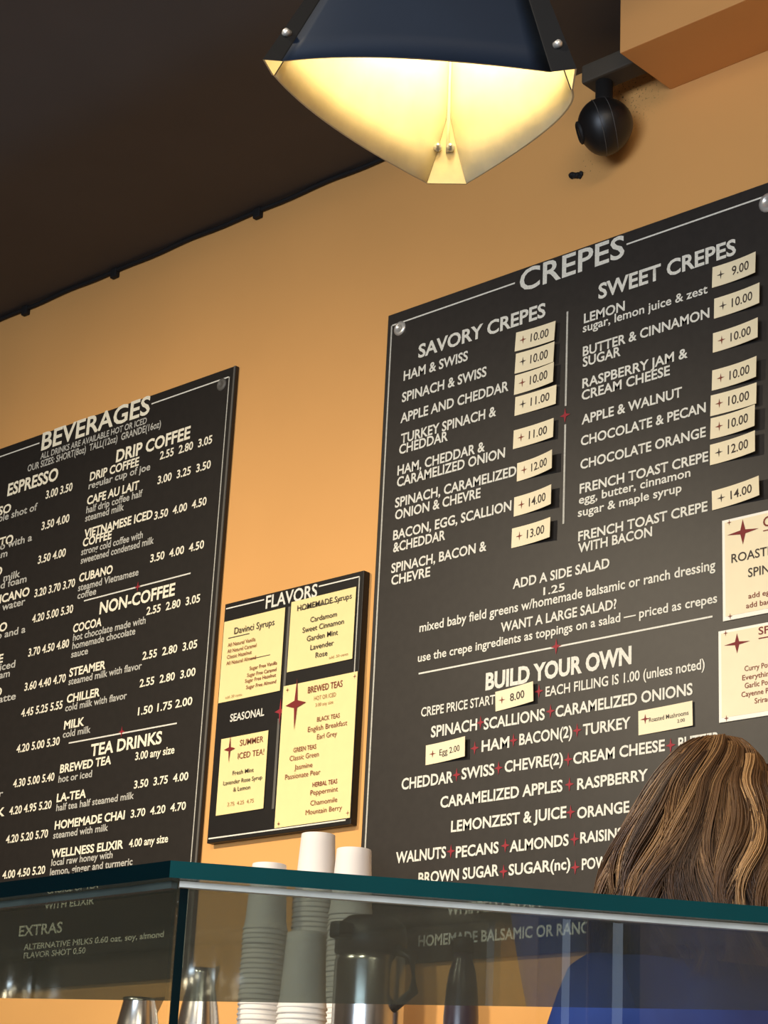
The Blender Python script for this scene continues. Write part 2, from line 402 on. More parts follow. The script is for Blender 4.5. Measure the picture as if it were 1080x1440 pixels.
for s, x0, x1, ya, big in (('ESPRESSO', -45, 15, 719.4, 1), ('a double shot of', -30, 52, 717, 0), ('MACCHIATO', -60, 18, 763, 1), ('espresso with a', -40, 44.7, 760, 0), ('milk foam', -40, 10, 782, 0),
    ('CAPPUCCINO', -85, 2.5, 808, 1), ('espresso, milk', -50, 28, 811, 0), ('and foam', -12, 37, 818, 0), ('AMERICANO', -35, 41, 837, 1), ('espresso and hot water', -90, 35, 850, 0),
    ('AMERICANO', -70, 9.4, 886, 1), ('espresso and a', -45, 35.6, 889, 0), ('LATTE', -36, 3.8, 931, 1), ('steamed milk, spiced', -90, 21, 938, 0), ('cream', -18, 13.5, 951, 0),
    ('MOCHACCINO', -85, 2, 978, 1), ('a cup of latte', -60, 22, 983, 0), ('HONEY MILK', -80, 6, 1147, 1), ('flavor', -32, 4, 1120, 0)):
    Lb('menu_item' if big else 'item_description', s, x0, ya, x1, 12.5 if big else 10.5, m_chalk_warm if big else m_chalk_dim, 0.022 if big else 0.012, ya)
for s, x0, y0, x1, c in (('CHOICE OF TEA', 66, 1257, 138, 9), ('WITH ELIXIR', 62, 1279, 132, 11), ('EXTRAS', 26, 1317, 87, 16), ('ALTERNATIVE MILKS 0.60 oat, soy, almond', 33, 1336, 230, 9), ('FLAVOR SHOT 0.50', 33, 1348, 120, 9)):
    Lb('menu_item', s, x0, y0, x1, c, None, 0.014)
lw = 0.0035
rule('divider_line', at(118, 845, YB), at(268, 806, YB), lw, YB, m_chalk, bev); plus('star_ornament', 193.6, 825, 0.022, YB - 0.0004, bev)
rule('divider_line', at(96.6, 1045, YB), at(248.7, 1017, YB), lw, YB, m_chalk, bev); plus('star_ornament', 171, 1029, 0.022, YB - 0.0004, bev)
pz = at(213, 568, YB).z
rule('border_line', (at(213, 568, YB).x, 0, pz), (bR - 0.022, 0, pz), lw, YB, m_chalk, bev)
rule('border_line', (bR - 1.02, 0, pz), (at(56, 619, YB).x, 0, pz), lw, YB, m_chalk, bev)
rule('border_line', (bR - 0.020, 0, zB + 0.02), (bR - 0.020, 0, pz), 0.003, YB, m_chalk_dim, bev)
rule('board_edge_line', (bR - 0.004, 0, zB), (bR - 0.004, 0, zT), 0.006, YB, m_board_edge, bev)
def board_screw(px, py, r, parent, dark=False):
    p = at(px, py, -TB)
    lathe('screw', [(r, 0), (r, 0.0015), (r * 0.8, 0.004), (r * 0.45, 0.005), (r * 0.42, 0.0035), (0.0006, 0.0035)], m_board_edge if dark else m_screw, parent, p, (0, -1, 0), 24)
board_screw(312, 541, 0.016, bev, True)
# --- crepes
cL = at(546, 444, -TB).x; cT = at(546, 444, -TB).z; cB = at(720, 1344.5, -TB).z
cre = board('menu_board', 'large black crepes menu board with price cards stuck on, right of the flavors board', cL, cL + 1.03, cB, cT, TB, m_board)
Lc = lambda nm, s, x0, y0, x1, cap, mm=None, bold=0.012, ya=None: px_letters(nm, s, x0, y0, x1, cap, YB, mm or m_chalk, cre, bold + 0.004, ya)
Lc('board_title', 'CREPES', 730.5, 411, 878, 33, None, 0.012)
Lc('section_heading', 'SAVORY CREPES', 588, 503.4, 767, 20, None, 0.022)
Lc('section_heading', 'SWEET CREPES', 841.4, 420.6, 1035, 23, None, 0.022)
Lc('section_heading', 'BUILD YOUR OWN', 682.6, 970, 888, 25, None, 0.035)
for s, x0, y0, x1 in (('HAM & SWISS', 567.4, 535.4, 657.7), ('SPINACH & SWISS', 565, 565.7, 684), ('APPLE AND CHEDDAR', 563, 595, 715), ('TURKEY SPINACH &', 563.5, 623.8, 697.6),
    ('CHEDDAR', 561, 639, 629.6), ('HAM, CHEDDAR &', 558.7, 668.5, 681.7), ('CARAMELIZED ONION', 558, 684.8, 710), ('SPINACH, CARAMELIZED', 555.3, 714, 726), ('ONION & CHEVRE', 555.3, 731, 675.6),
    ('BACON, EGG, SCALLION', 552.6, 759.5, 719), ('&CHEDDAR', 552.6, 776.7, 626), ('SPINACH, BACON &', 550, 806, 684), ('CHEVRE', 550, 823, 604.7),
    ('LEMON', 821, 454.6, 878.6), ('BUTTER & CINNAMON', 819.5, 501, 997.7), ('SUGAR', 819.5, 516, 872.7), ('RASPBERRY JAM &', 818.8, 546, 967), ('CREAM CHEESE', 817.8, 563, 942),
    ('APPLE & WALNUT', 817.8, 597, 959), ('CHOCOLATE & PECAN', 816.7, 627, 992.5), ('CHOCOLATE ORANGE', 816, 660, 992.5), ('FRENCH TOAST CREPE', 815, 694, 996),
    ('FRENCH TOAST CREPE', 813, 761, 995), ('WITH BACON', 813, 777.5, 917), ('ADD A SIDE SALAD', 721, 828, 857), ('WANT A LARGE SALAD?', 704, 889, 867)):
    Lc('menu_item', s, x0, y0, x1, 14.5, None, 0.018)
for s, x0, y0, x1, c in (('sugar, lemon juice & zest', 819.5, 467.5, 995, 13), ('egg, butter, cinnamon', 814, 709, 971, 13), ('sugar & maple syrup', 812.6, 727, 958.5, 13), ('1.25', 764, 837, 794, 12),
    ('mixed baby field greens w/homemade balsamic or ranch dressing', 589.7, 889, 1006, 14), ('use the crepe ingredients as toppings on a salad \u2014 priced as crepes', 587.5, 931, 1008.5, 13),
    ('CREPE PRICE START', 592, 1008, 696, 14), ('EACH FILLING IS 1.00 (unless noted)', 767, 979.5, 991, 15)):
    Lc('item_description', s, x0, y0, x1, c, None, 0.012)
for s, x0, y0, x1 in (('SPINACH', 605.8, 1037, 670.8), ('SCALLIONS', 680, 1026, 766), ('CARAMELIZED ONIONS', 781, 1008.5, 974), ('HAM', 677, 1057, 716), ('BACON(2)', 730, 1047.7, 804.5),
    ('TURKEY', 819.5, 1034, 886.6), ('CHEDDAR', 564.4, 1110.5, 637), ('SWISS', 648.7, 1096, 695), ('CHEVRE(2)', 709.4, 1086, 791.6), ('CREAM CHEESE', 806, 1074.5, 935), ('BUTTER', 953.8, 1053, 1012),
    ('CARAMELIZED APPLES', 619, 1136, 791), ('RASPBERRY', 811.5, 1110.5, 911), ('LEMONZEST & JUICE', 634, 1170, 796.4), ('ORANGE', 811.5, 1151, 885), ('WALNUTS', 556.4, 1214, 627),
    ('PECANS', 640.7, 1206, 701), ('ALMONDS', 716.4, 1198, 799.6), ('RAISINS', 815.8, 1186, 876), ('BROWN SUGAR', 588, 1243, 701.4), ('SUGAR(nc)', 715, 1231, 802), ('POWDERED', 818, 1223, 902),
    ('WHIPPED CREAM', 628, 1287, 760), ('HOMEMADE BALSAMIC OR RANCH DRESSING', 588, 1331, 925)):
    Lc('filling_name', s, x0, y0, x1, 17, None, 0.02)
for x, y in ((675.6, 1017), (774, 1001), (757.8, 973), (667.5, 1053), (722, 1042), (811.5, 1028), (642, 1090.6), (701, 1081), (799, 1069), (943, 1049), (800.7, 1104), (802.3, 1143), (634, 1198), (710.5, 1190), (807.7, 1181), (708, 1226.5), (808.8, 1220.6)):
    plus('star_ornament', x, y - 1, 0.022, YB - 0.0002, cre)
plus('star_ornament', 782, 909, 0.026, YB - 0.0004, cre); plus('star_ornament', 794.5, 584, 0.026, YB - 0.0004, cre)
rule('divider_line', at(588.6, 947.4, YB), (at(1002, 869, YB).x, 0, at(588.6, 947.4, YB).z), lw, YB, m_chalk, cre)
dx = at(796, 540, YB).x
rule('divider_line', (dx, 0, at(798, 438, YB).z), (dx, 0, at(795, 571, YB).z), 0.0045, YB, m_chalk_dim, cre)
rule('divider_line', (dx, 0, at(794, 597, YB).z), (dx, 0, at(790.5, 737, YB).z), 0.0045, YB, m_chalk_dim, cre)
pz = at(724.1, 398, YB).z
rule('border_line', (cL + 0.014, 0, pz), (at(724.1, 398, YB).x, 0, pz), lw, YB, m_chalk, cre)
rule('border_line', (at(881, 343.5, YB).x, 0, pz), (cL + 1.0, 0, pz), lw, YB, m_chalk, cre)
rule('border_line', (cL + 0.013, 0, cB + 0.03), (cL + 0.013, 0, pz), 0.004, YB, m_chalk_dim, cre)
board_screw(562.5, 462, 0.017, cre); board_screw(1080, 285, 0.020, cre)
# --- flavors
TF = 0.02; YFl = -TF - 0.0008
def z4(x, y): return (280 + 0.2917 * x, 780 + 0.2917 * y)
pTL, pTR, pBL = at(314.4, 852, -TF), at(512.2, 800, -TF), at(293, 1186, -TF)
fla = board('menu_board', 'small black flavors board with four cream sheets, between the two large menu boards', (pTL.x + pBL.x) / 2, pTR.x, pBL.z, (pTL.z + pTR.z) / 2, TF, m_dark_board)
def Lf(nm, s, zx, zy, zx1, zcap, mm, parent=None, bold=0.01, Y=None):
    x, y = z4(zx, zy); x1, _ = z4(zx1, 0)
    return px_letters(nm, s, x, y, x1, zcap * 0.2917, YFl if Y is None else Y, mm, parent or fla, bold)
Lf('board_title', 'FLAVORS', 320, 260, 568, 66, m_chalk, None, 0.02)
Lf('section_heading', 'SEASONAL', 148, 806, 313, 40, m_chalk, None, 0.018)
fz = at(*z4(577, 153), YFl).z
rule('border_line', (at(*z4(577, 153), YFl).x, 0, fz), (pTR.x - 0.012, 0, fz), 0.003, YFl, m_chalk, fla)
rule('border_line', (pTL.x + 0.01, 0, fz), (at(*z4(313, 222), YFl).x, 0, fz), 0.003, YFl, m_chalk, fla)
rule('border_line', (pTR.x - 0.012, 0, pBL.z + 0.012), (pTR.x - 0.012, 0, fz), 0.003, YFl, m_chalk_dim, fla)
rule('border_line', (pTL.x + 0.01, 0, pBL.z + 0.01), (pTR.x - 0.014, 0, pBL.z + 0.01), 0.003, YFl, m_chalk, fla)
dx = at(*z4(435, 260), YFl).x
rule('divider_line', (dx, 0, at(*z4(393, 690), YFl).z), (dx, 0, at(*z4(437, 250), YFl).z), 0.007, YFl, m_board_edge, fla)
rule('divider_line', (dx - 0.01, 0, at(*z4(358, 1225), YFl).z), (dx - 0.01, 0, at(*z4(384, 790), YFl).z), 0.007, YFl, m_board_edge, fla)
q = at(*z4(391, 755), YFl); star('star_ornament', (q.x, q.z), 0.034, 0.06, YFl - 0.0004, m_red, fla)

# ------------------------------------------------------------------ paper sheets and price cards
def sheet(name, label, cat, group, corners, Ybase, m, lift=0.0, border=None):
    P = [at(x, y, Ybase) for x, y in corners]                 # TL TR BR BL
    c = (P[0] + P[1] + P[2] + P[3]) / 4
    w = ((P[1] - P[0]).length + (P[2] - P[3]).length) / 2; h = ((P[0] - P[3]).length + (P[1] - P[2]).length) / 2
    ang = math.atan2(P[1].z - P[0].z + P[2].z - P[3].z, P[1].x - P[0].x + P[2].x - P[3].x)
    e = empty(name, (c.x, Ybase, c.z - h / 2)); tag(e, label, cat, group)
    cs, sn = math.cos(ang), math.sin(ang)
    bend = lambda x: -lift * max(0.0, min(1.2, (x - (c.x - w / 2)) / w)) ** 2 - 0.0015
    bm = bmesh.new(); n = 10; rows = []
    for k in range(n + 1):
        u = -w / 2 + w * k / n
        rows.append([bm.verts.new((c.x + u * cs - v * sn, Ybase + bend(c.x + u) + d, c.z + u * sn + v * cs)) for d in (0, 0.0008) for v in (-h / 2, h / 2)])
    for a, b in zip(rows, rows[1:]):
        bm.faces.new((a[0], b[0], b[1], a[1])); bm.faces.new((a[2], a[3], b[3], b[2])); bm.faces.new((a[0], a[2], b[2], b[0])); bm.faces.new((a[1], b[1], b[3], a[3]))
    bm.faces.new((rows[0][0], rows[0][1], rows[0][3], rows[0][2])); bm.faces.new((rows[-1][0], rows[-1][2], rows[-1][3], rows[-1][1]))
    bm_obj('card', bm, m, e)
    return e, c, w, h, ang, bend
def sheet_text(S_, nm, s, u0, u1, v, cap, m, bold=0.01, lift=0.0006):
    """u across 0..1, v up 0..1, cap as a fraction of the sheet's height"""
    e, c, w, h, ang, bend = S_
    Y = e.location.y
    return letters(nm, s, c.x - w / 2 + u0 * w, c.x - w / 2 + u1 * w, c.z - h / 2 + v * h, cap * h, Y - lift, m, e, bold, bend, ((c.x, c.z), math.cos(ang), math.sin(ang)))
def sheet_star(S_, u, v, sw, sh, m):
    e, c, w, h, ang, bend = S_
    x, z = (u - 0.5) * w, (v - 0.5) * h; cs, sn = math.cos(ang), math.sin(ang)
    return star('star_mark', (c.x + x * cs - z * sn, c.z + x * sn + z * cs), sw * w, sh * h, e.location.y - 0.0007, m, e, bend)
def sheet_rule(S_, u0, u1, v, wd, m):
    e, c, w, h, ang, bend = S_
    Y = e.location.y - 0.0006 + bend(c.x)
    return rule('ruled_line', (c.x + (u0 - 0.5) * w, 0, c.z + (v - 0.5) * h), (c.x + (u1 - 0.5) * w, 0, c.z + (v - 0.5) * h), wd, Y, m, e)
z5 = lambda x, y: (530 + 0.3193 * x, 240 + 0.3193 * y)
z6 = lambda x, y: (790 + 0.3473 * x, 240 + 0.3473 * y)
z7 = lambda x, y: (500 + 0.537 * x, 680 + 0.537 * y)
z8 = lambda x, y: (500 + 0.537 * x, 900 + 0.537 * y)
GS, GW = 'price cards in the savory column', 'price cards in the sweet column'
cards = [
 (GS, '10.00', 'HAM & SWISS, topmost of the savory column', z5, ((612, 715), (797, 670), (797, 752), (612, 797))),
 (GS, '10.00', 'SPINACH & SWISS', z5, ((610, 810), (795, 760), (795, 850), (613, 893))),
 (GS, '10.00', 'APPLE AND CHEDDAR', z5, ((608, 905), (797, 852), (797, 940), (608, 987))),
 (GS, '11.00', 'TURKEY SPINACH', z5, ((610, 1000), (800, 947), (798, 1032), (610, 1080))),
 (GS, '11.00', 'HAM, CHEDDAR', z5, ((603, 1145), (792, 1097), (790, 1178), (603, 1228))),
 (GS, '12.00', 'SPINACH, CARAMELIZED', z5, ((620, 1290), (798, 1240), (796, 1322), (618, 1370))),
 (GS, '14.00', 'BACON, EGG, SCALLION', z7, ((417, 37), (527, 8), (525, 60), (415, 87))),
 (GS, '13.00', 'SPINACH, BACON, lowest of the savory column', z7, ((412, 118), (523, 93), (520, 145), (408, 170))),
 (GW, '9.00', 'LEMON, topmost of the sweet column', z6, ((610, 395), (803, 337), (800, 425), (612, 473))),
 (GW, '10.00', 'BUTTER & CINNAMON', z6, ((617, 520), (817, 463), (815, 545), (620, 600))),
 (GW, '10.00', 'RASPBERRY JAM', z6, ((612, 660), (813, 605), (810, 685), (615, 738))),
 (GW, '10.00', 'APPLE & WALNUT', z6, ((610, 810), (808, 762), (806, 845), (610, 892))),
 (GW, '10.00', 'CHOCOLATE & PECAN', z6, ((603, 912), (802, 865), (800, 950), (605, 995))),
 (GW, '10.00', 'CHOCOLATE ORANGE', z6, ((602, 1005), (805, 958), (800, 1045), (605, 1088))),
 (GW, '12.00', 'FRENCH TOAST CREPE without bacon', z6, ((602, 1110), (803, 1063), (800, 1145), (602, 1195))),
 (GW, '14.00', 'FRENCH TOAST CREPE WITH BACON', z6, ((610, 1300), (818, 1243), (818, 1325), (610, 1375))),
]
random.seed(3)
for grp, price, item, zz, q in cards:
    s_ = sheet('price_card', 'cream price card reading %s beside %s' % (price, item), 'price card', grp, [zz(*p) for p in q], -TB, m_paper, random.uniform(0.006, 0.018))
    sheet_text(s_, 'price_text', price, 0.38 if len(price) > 4 else 0.44, 0.84, 0.30, 0.42, m_ink, 0.008)
    sheet_star(s_, 0.19, 0.52, 0.17, 0.46, m_brown_ink if random.random() < 0.6 else m_ink)
s_ = sheet('price_card', 'cream card reading 8.00 under the BUILD YOUR OWN heading', 'price card', None, [z8(*p) for p in ((367, 137), (473, 110), (473, 163), (368, 187))], -TB, m_paper, 0.008)
sheet_text(s_, 'price_text', '8.00', 0.38, 0.76, 0.32, 0.38, m_ink); sheet_star(s_, 0.17, 0.5, 0.17, 0.4, m_brown_ink)
s_ = sheet('price_card', 'cream card reading Egg 2.00 left of the word HAM', 'price card', None, [z8(*p) for p in ((183, 277), (297, 255), (295, 307), (187, 328))], -TB, m_paper, 0.01)
sheet_text(s_, 'price_text', 'Egg 2.00', 0.34, 0.86, 0.34, 0.30, m_ink, 0.004); sheet_star(s_, 0.17, 0.5, 0.17, 0.4, m_brown_ink)
s_ = sheet('price_card', 'wide cream card for roasted mushrooms right of the word TURKEY', 'price card', None, [z8(*p) for p in ((742, 187), (885, 160), (887, 225), (742, 250))], -TB, m_paper, 0.003)
sheet_text(s_, 'price_text', 'Roasted Mushrooms', 0.2, 0.93, 0.46, 0.18, m_ink, 0.006); sheet_text(s_, 'price_text', '2.00', 0.72, 0.86, 0.22, 0.13, m_ink, 0.004); sheet_star(s_, 0.13, 0.62, 0.19, 0.42, m_darkred)
# two larger notices at the right of the crepes board (they run on past the frame)
def notice(label, tl, bl, width, rows, star_c, m=m_paper):
    a, b = at(tl[0], tl[1], -TB), at(bl[0], bl[1], -TB)
    e = empty('notice_sheet', (a.x + width / 2, -TB, b.z)); tag(e, label, 'notice')
    h = a.z - b.z
    bm = bmesh.new(); add_box(bm, (a.x, -TB - 0.0025, b.z), (a.x + width, -TB - 0.0002, a.z)); bm_obj('card', bm, m_white_paper, e)
    bm = bmesh.new(); add_box(bm, (a.x + 0.006, -TB - 0.0031, b.z + 0.008), (a.x + width - 0.006, -TB - 0.0024, a.z - 0.005)); bm_obj('printed_panel', bm, m, e)
    Y = -TB - 0.0038
    for (s, u0, u1, v, cap, mm, under) in rows:
        letters('printed_line', s, a.x + u0, a.x + u1, b.z + v * h, cap * h, Y, mm, e, 0.01)
        if under: rule('ruled_line', (a.x + u0, 0, b.z + v * h - 0.007), (a.x + u1, 0, b.z + v * h - 0.007), 0.002, Y, mm, e)
    star('star_mark', (a.x + star_c[0], b.z + star_c[1] * h), star_c[2], star_c[3] * h, Y, m_darkred, e)
    for cx in (0.016, width - 0.016):
        for cv in (0.035, 0.965):
            star('corner_flourish', (a.x + cx, b.z + cv * h), 0.01, 0.012, Y, m_brown_ink, e)
    return e
notice('upper cream notice with a red star headed CREPE, right edge of crepes board', (1016.6, 733), (1016.6, 874.5), 0.20,
    [('CREPE', 0.088, 0.172, 0.84, 0.10, m_brown_ink, True), ('ROASTED', 0.02, 0.125, 0.555, 0.085, m_ink, False), ('SPINACH', 0.055, 0.15, 0.38, 0.085, m_ink, False),
     ('add egg 2.00', 0.055, 0.14, 0.17, 0.05, m_brown_ink, False), ('add bacon 2.00', 0.05, 0.15, 0.08, 0.05, m_brown_ink, False)], (0.045, 0.84, 0.068, 0.25))
notice('lower cream notice headed SPICE UP with a red star, under the upper notice', (1011.4, 888.6), (1011.4, 1017), 0.20,
    [('SPICE', 0.085, 0.145, 0.88, 0.08, m_darkred, True), ('UP!', 0.105, 0.14, 0.76, 0.08, m_darkred, True), ('Curry Powder', 0.055, 0.13, 0.51, 0.055, m_brown_ink, False), ('Everything Mix', 0.05, 0.14, 0.415, 0.055, m_brown_ink, False),
     ('Garlic Powder', 0.055, 0.13, 0.325, 0.055, m_brown_ink, False), ('Cayenne Pepper', 0.048, 0.135, 0.235, 0.055, m_brown_ink, False), ('Sriracha', 0.075, 0.12, 0.145, 0.055, m_brown_ink, False)], (0.04, 0.83, 0.055, 0.22))
# the four sheets of the flavors board
Q = lambda *ps: [z4(*p) for p in ps]
def fsheet(label, q, m): return sheet('menu_sheet', label, 'menu sheet', None, q, -TF, m, 0.0015)
def ftext(S_, rows):
    for (s, zx, zy, zx1, cap, mm, bold) in rows:
        Lf('printed_line', s, zx, zy, zx1, cap, mm, S_[0], bold - 0.006, -TF - 0.0038)
s_ = fsheet('yellow sheet of bottled syrups at the upper left of flavors board', Q((122, 325), (418, 257), (395, 655), (97, 718)), m_paper_y)
ftext(s_, [('Davinci Syrups', 168, 383, 362, 34, m_ink, 0.01), ('All Natural Vanilla', 137, 445, 270, 19, m_brown_ink, 0.014), ('All Natural Caramel', 135, 475, 275, 19, m_brown_ink, 0.014), ('Classic Hazelnut', 133, 503, 252, 19, m_brown_ink, 0.014),
    ('All Natural Almond', 130, 533, 272, 19, m_brown_ink, 0.014), ('Sugar Free Vanilla', 242, 557, 375, 19, m_brown_ink, 0.014), ('Sugar Free Caramel', 230, 590, 372, 19, m_brown_ink, 0.014), ('Sugar Free Hazelnut', 220, 618, 370, 19, m_brown_ink, 0.014),
    ('Sugar Free Almond', 225, 648, 370, 19, m_brown_ink, 0.014), ('add .50 cents', 125, 695, 205, 14, m_tan_ink, 0.004)])
sheet_rule(s_, 0.09, 0.44, 0.78, 0.002, m_ink); sheet_rule(s_, 0.49, 0.88, 0.46, 0.002, m_ink)
s_ = fsheet('yellow sheet of HOMEMADE Syrups at the upper right of flavors board', Q((445, 228), (762, 158), (742, 500), (428, 570)), m_paper_y)
ftext(s_, [('HOMEMADE Syrups', 472, 272, 735, 30, m_ink, 0.012), ('Cardamom', 535, 326, 663, 27, m_ink, 0.012), ('Sweet Cinnamon', 497, 377, 697, 28, m_ink, 0.012), ('Garden Mint', 518, 418, 668, 28, m_ink, 0.012),
    ('Lavender', 535, 460, 648, 28, m_ink, 0.012), ('Rose', 560, 497, 617, 28, m_ink, 0.012), ('add .50 cents', 625, 503, 718, 14, m_tan_ink, 0.004)])
sheet_rule(s_, 0.17, 0.80, 0.855, 0.002, m_ink)
s_ = fsheet('small yellow SUMMER ICED TEA sheet with red star at the lower left', Q((110, 888), (340, 850), (312, 1222), (82, 1262)), m_paper_y)
ftext(s_, [('SUMMER', 195, 922, 308, 32, m_brown_ink, 0.008), ('ICED TEA!', 185, 985, 312, 32, m_brown_ink, 0.008), ('Fresh Mint', 160, 1063, 262, 22, m_ink, 0.012), ('Lavender Rose Syrup', 115, 1112, 303, 22, m_ink, 0.012),
    ('& Lemon', 163, 1142, 245, 22, m_ink, 0.012), ('3.75  4.25  4.75', 135, 1213, 262, 20, m_tan_ink, 0.004)])
p = at(*z4(146, 937), -TF - 0.0038); star('star_mark', (p.x, p.z), 0.036, 0.062, -TF - 0.0038, m_darkred, s_[0], None, 0.14)
s_ = fsheet('tall yellow BREWED TEAS sheet with large red star, flavors board lower right', Q((410, 637), (765, 563), (735, 1270), (365, 1318)), m_paper_y)
ftext(s_, [('BREWED TEAS', 523, 668, 690, 34, m_brown_ink, 0.014), ('HOT OR ICED', 553, 703, 658, 22, m_tan_ink, 0.006), ('3.00 any size', 560, 733, 645, 18, m_tan_ink, 0.004), ('BLACK TEAS', 567, 805, 677, 24, m_brown_ink, 0.012),
    ('English Breakfast', 523, 855, 713, 27, m_brown_ink, 0.006), ('Earl Grey', 567, 890, 663, 27, m_brown_ink, 0.006), ('GREEN TEAS', 453, 953, 563, 24, m_brown_ink, 0.014), ('Classic Green', 435, 995, 575, 27, m_brown_ink, 0.006),
    ('Jasmine', 458, 1037, 545, 27, m_brown_ink, 0.006), ('Passionate Pear', 413, 1085, 583, 27, m_brown_ink, 0.006), ('HERBAL TEAS', 545, 1120, 665, 24, m_darkred, 0.014), ('Peppermint', 535, 1160, 668, 27, m_brown_ink, 0.006),
    ('Chamomile', 535, 1210, 665, 27, m_brown_ink, 0.006), ('Mountain Berry', 512, 1255, 687, 27, m_brown_ink, 0.006)])
p = at(*z4(465, 720), -TF - 0.0038); star('star_mark', (p.x, p.z), 0.062, 0.115, -TF - 0.0038, m_darkred, s_[0], None, 0.14)
for zx, zy in ((425, 652), (750, 587), (716, 1245), (382, 1297)):
    p = at(*z4(zx, zy), -TF - 0.0036); star('corner_flourish', (p.x, p.z), 0.01, 0.012, -TF - 0.0036, m_brown_ink, s_[0])

# ------------------------------------------------------------------ dark clump on the wall
p = at(812, 247); bm = bmesh.new()
for (dx, dz, r) in ((-0.011, 0.003, 0.0075), (-0.004, 0.0, 0.007), (0.004, -0.002, 0.007), (0.011, -0.001, 0.0055), (0.009, -0.007, 0.004), (-0.013, 0.007, 0.004)):
    bmesh.ops.create_icosphere(bm, subdivisions=2, radius=r, matrix=Matrix.Translation((p.x + dx, -r * 0.5, p.z + dz)))
for v in bm.verts: v.co += Vector((random.uniform(-1, 1), random.uniform(-.4, .4), random.uniform(-1, 1))) * 0.0012
tag(bm_obj('putty_lump', bm, m_black), 'small dark lump stuck on orange wall below the ball camera', 'lump')

# ------------------------------------------------------------------ ball camera hanging from the beam stub
c = at(849, 177, -0.076)
sc_ = empty('security_camera', (c.x, c.y, c.z)); tag(sc_, 'black ball shaped security camera hanging under the dark beam end', 'camera')
bm = bmesh.new(); R = 0.057
ax = Vector((-0.75, -0.55, -0.30)).normalized()              # direction the lens looks
prof = []
for k in range(1, 24):
    a = math.pi * k / 24
    r = math.sin(a) * R; z = -math.cos(a) * R * (1.05 if a < math.pi / 2 else 0.93)
    prof.append((r, z))
add_lathe(bm, prof, c, ax, 40)
for v in bm.verts:
    d = v.co - c
    if d.z < 0: v.co.z += d.z * 0.12; v.co.x -= d.x * 0.10 * min(1, -d.z / R); v.co.y -= d.y * 0.10 * min(1, -d.z / R)
bm_obj('housing', bm, m_blackp, sc_, True)
for zz in (0.010, -0.016):
    rr = math.sqrt(R * R - zz * zz) * 1.005
    bm = bmesh.new(); q = Vector((0, 0, 1)).rotation_difference(ax)
    add_tube(bm, [c + q @ Vector((rr * math.cos(t), rr * math.sin(t), zz)) for t in [2 * math.pi * k / 48 for k in range(49)]], 0.0007, 5)
    for v in bm.verts:
        d = v.co - c
        if d.z < 0: v.co.z += d.z * 0.12; v.co.x -= d.x * 0.10 * min(1, -d.z / R); v.co.y -= d.y * 0.10 * min(1, -d.z / R)
    bm_obj('seam_ring', bm, mat('seam_grey', (84, 82, 80), 0.5), sc_, True)
lathe('lens', [(0.024, 0.043), (0.024, 0.052), (0.020, 0.0545), (0.019, 0.050), (0.001, 0.0515)], m_black, sc_, c, ax, 28)
lathe('neck', [(0.021, 0.046), (0.022, 0.056), (0.018, 0.060), (0.018, 3.366 - c.z)], m_black, sc_, c, (0, 0, 1), 24)

# ------------------------------------------------------------------ pendant lamp: three bowed panels, open below
ZL = 2.2; HL = 0.26; KT = 2.5
lp = {k: atz(x, y, ZL) for k, (x, y) in dict(l=(371, 84), fl=(396, 86), fm=(560, 81), fr=(775, 101), r=(809.5, 97), r2=(805, 126), rm=(777, 177), b2=(656, 259), b=(600, 258), lm=(470, 181), l2=(384, 106)).items()}
LC = Vector((-1.232, -1.652, ZL))
def up(p, dz, inset=0.0):
    q = LC + (p - LC) * (1 - KT * dz)
    if inset:
        d = (q - LC); d.z = 0; q = q - d.normalized() * inset
    return Vector((q.x, q.y, ZL + dz))
def curve3(a, m_, b, t):                                  # parabola through a, m_, b
    return a * (2 * (t - 0.5) * (t - 1)) + m_ * (4 * t * (1 - t)) + b * (2 * t * (t - 0.5))
lamp = empty('pendant_lamp', (LC.x, LC.y, ZL)); tag(lamp, 'lit three sided pendant lamp with dark metal shade and cream lining', 'lamp')
def panel(name, f, nu, mats, zt=HL, t0=0.0, off=0.0, thick=0.002):
    bm = bmesh.new(); nv = 8; G = []
    for side in (off, off + thick):
        G.append([[bm.verts.new(up(f(i / nu, j / nv), t0 + (zt - t0) * j / nv, side)) for i in range(nu + 1)] for j in range(nv + 1)])
    A, B = G
    for j in range(nv):
        for i in range(nu):
            q = bm.faces.new((A[j][i], A[j][i + 1], A[j + 1][i + 1], A[j + 1][i])); q.material_index = 0; q.smooth = True
            q = bm.faces.new((B[j][i], B[j + 1][i], B[j + 1][i + 1], B[j][i + 1])); q.material_index = 1; q.smooth = True
    for i in range(nu):
        q = bm.faces.new((A[0][i], B[0][i], B[0][i + 1], A[0][i + 1])); q.material_index = 1
        bm.faces.new((A[nv][i], A[nv][i + 1], B[nv][i + 1], B[nv][i]))
    for j in range(nv):
        for i in (0, nu): bm.faces.new((A[j][i], A[j + 1][i], B[j + 1][i], B[j][i]))
    bmesh.ops.recalc_face_normals(bm, faces=bm.faces)
    me = bpy.data.meshes.new(name); bm.to_mesh(me); bm.free()
    return link(name, me, mats, lamp)
panel('shade_panel', lambda t, s: curve3(lp['fl'], lp['fm'], lp['fr'], t), 16, [m_lampmetal, m_lampin])
BM = (lp['b'] + lp['b2']) / 2
nar = lambda p, s: p.lerp(BM, min(0.88, s * 3.6))        # the far corner narrows to a seam higher up
panel('shade_panel', lambda t, s: curve3(lp['r2'], lp['rm'], nar(lp['b2'], s), t), 16, [m_lampmetal, m_lampin])
panel('shade_panel', lambda t, s: curve3(nar(lp['b'], s), lp['lm'], lp['l2'], t), 16, [m_lampmetal, m_lampin])
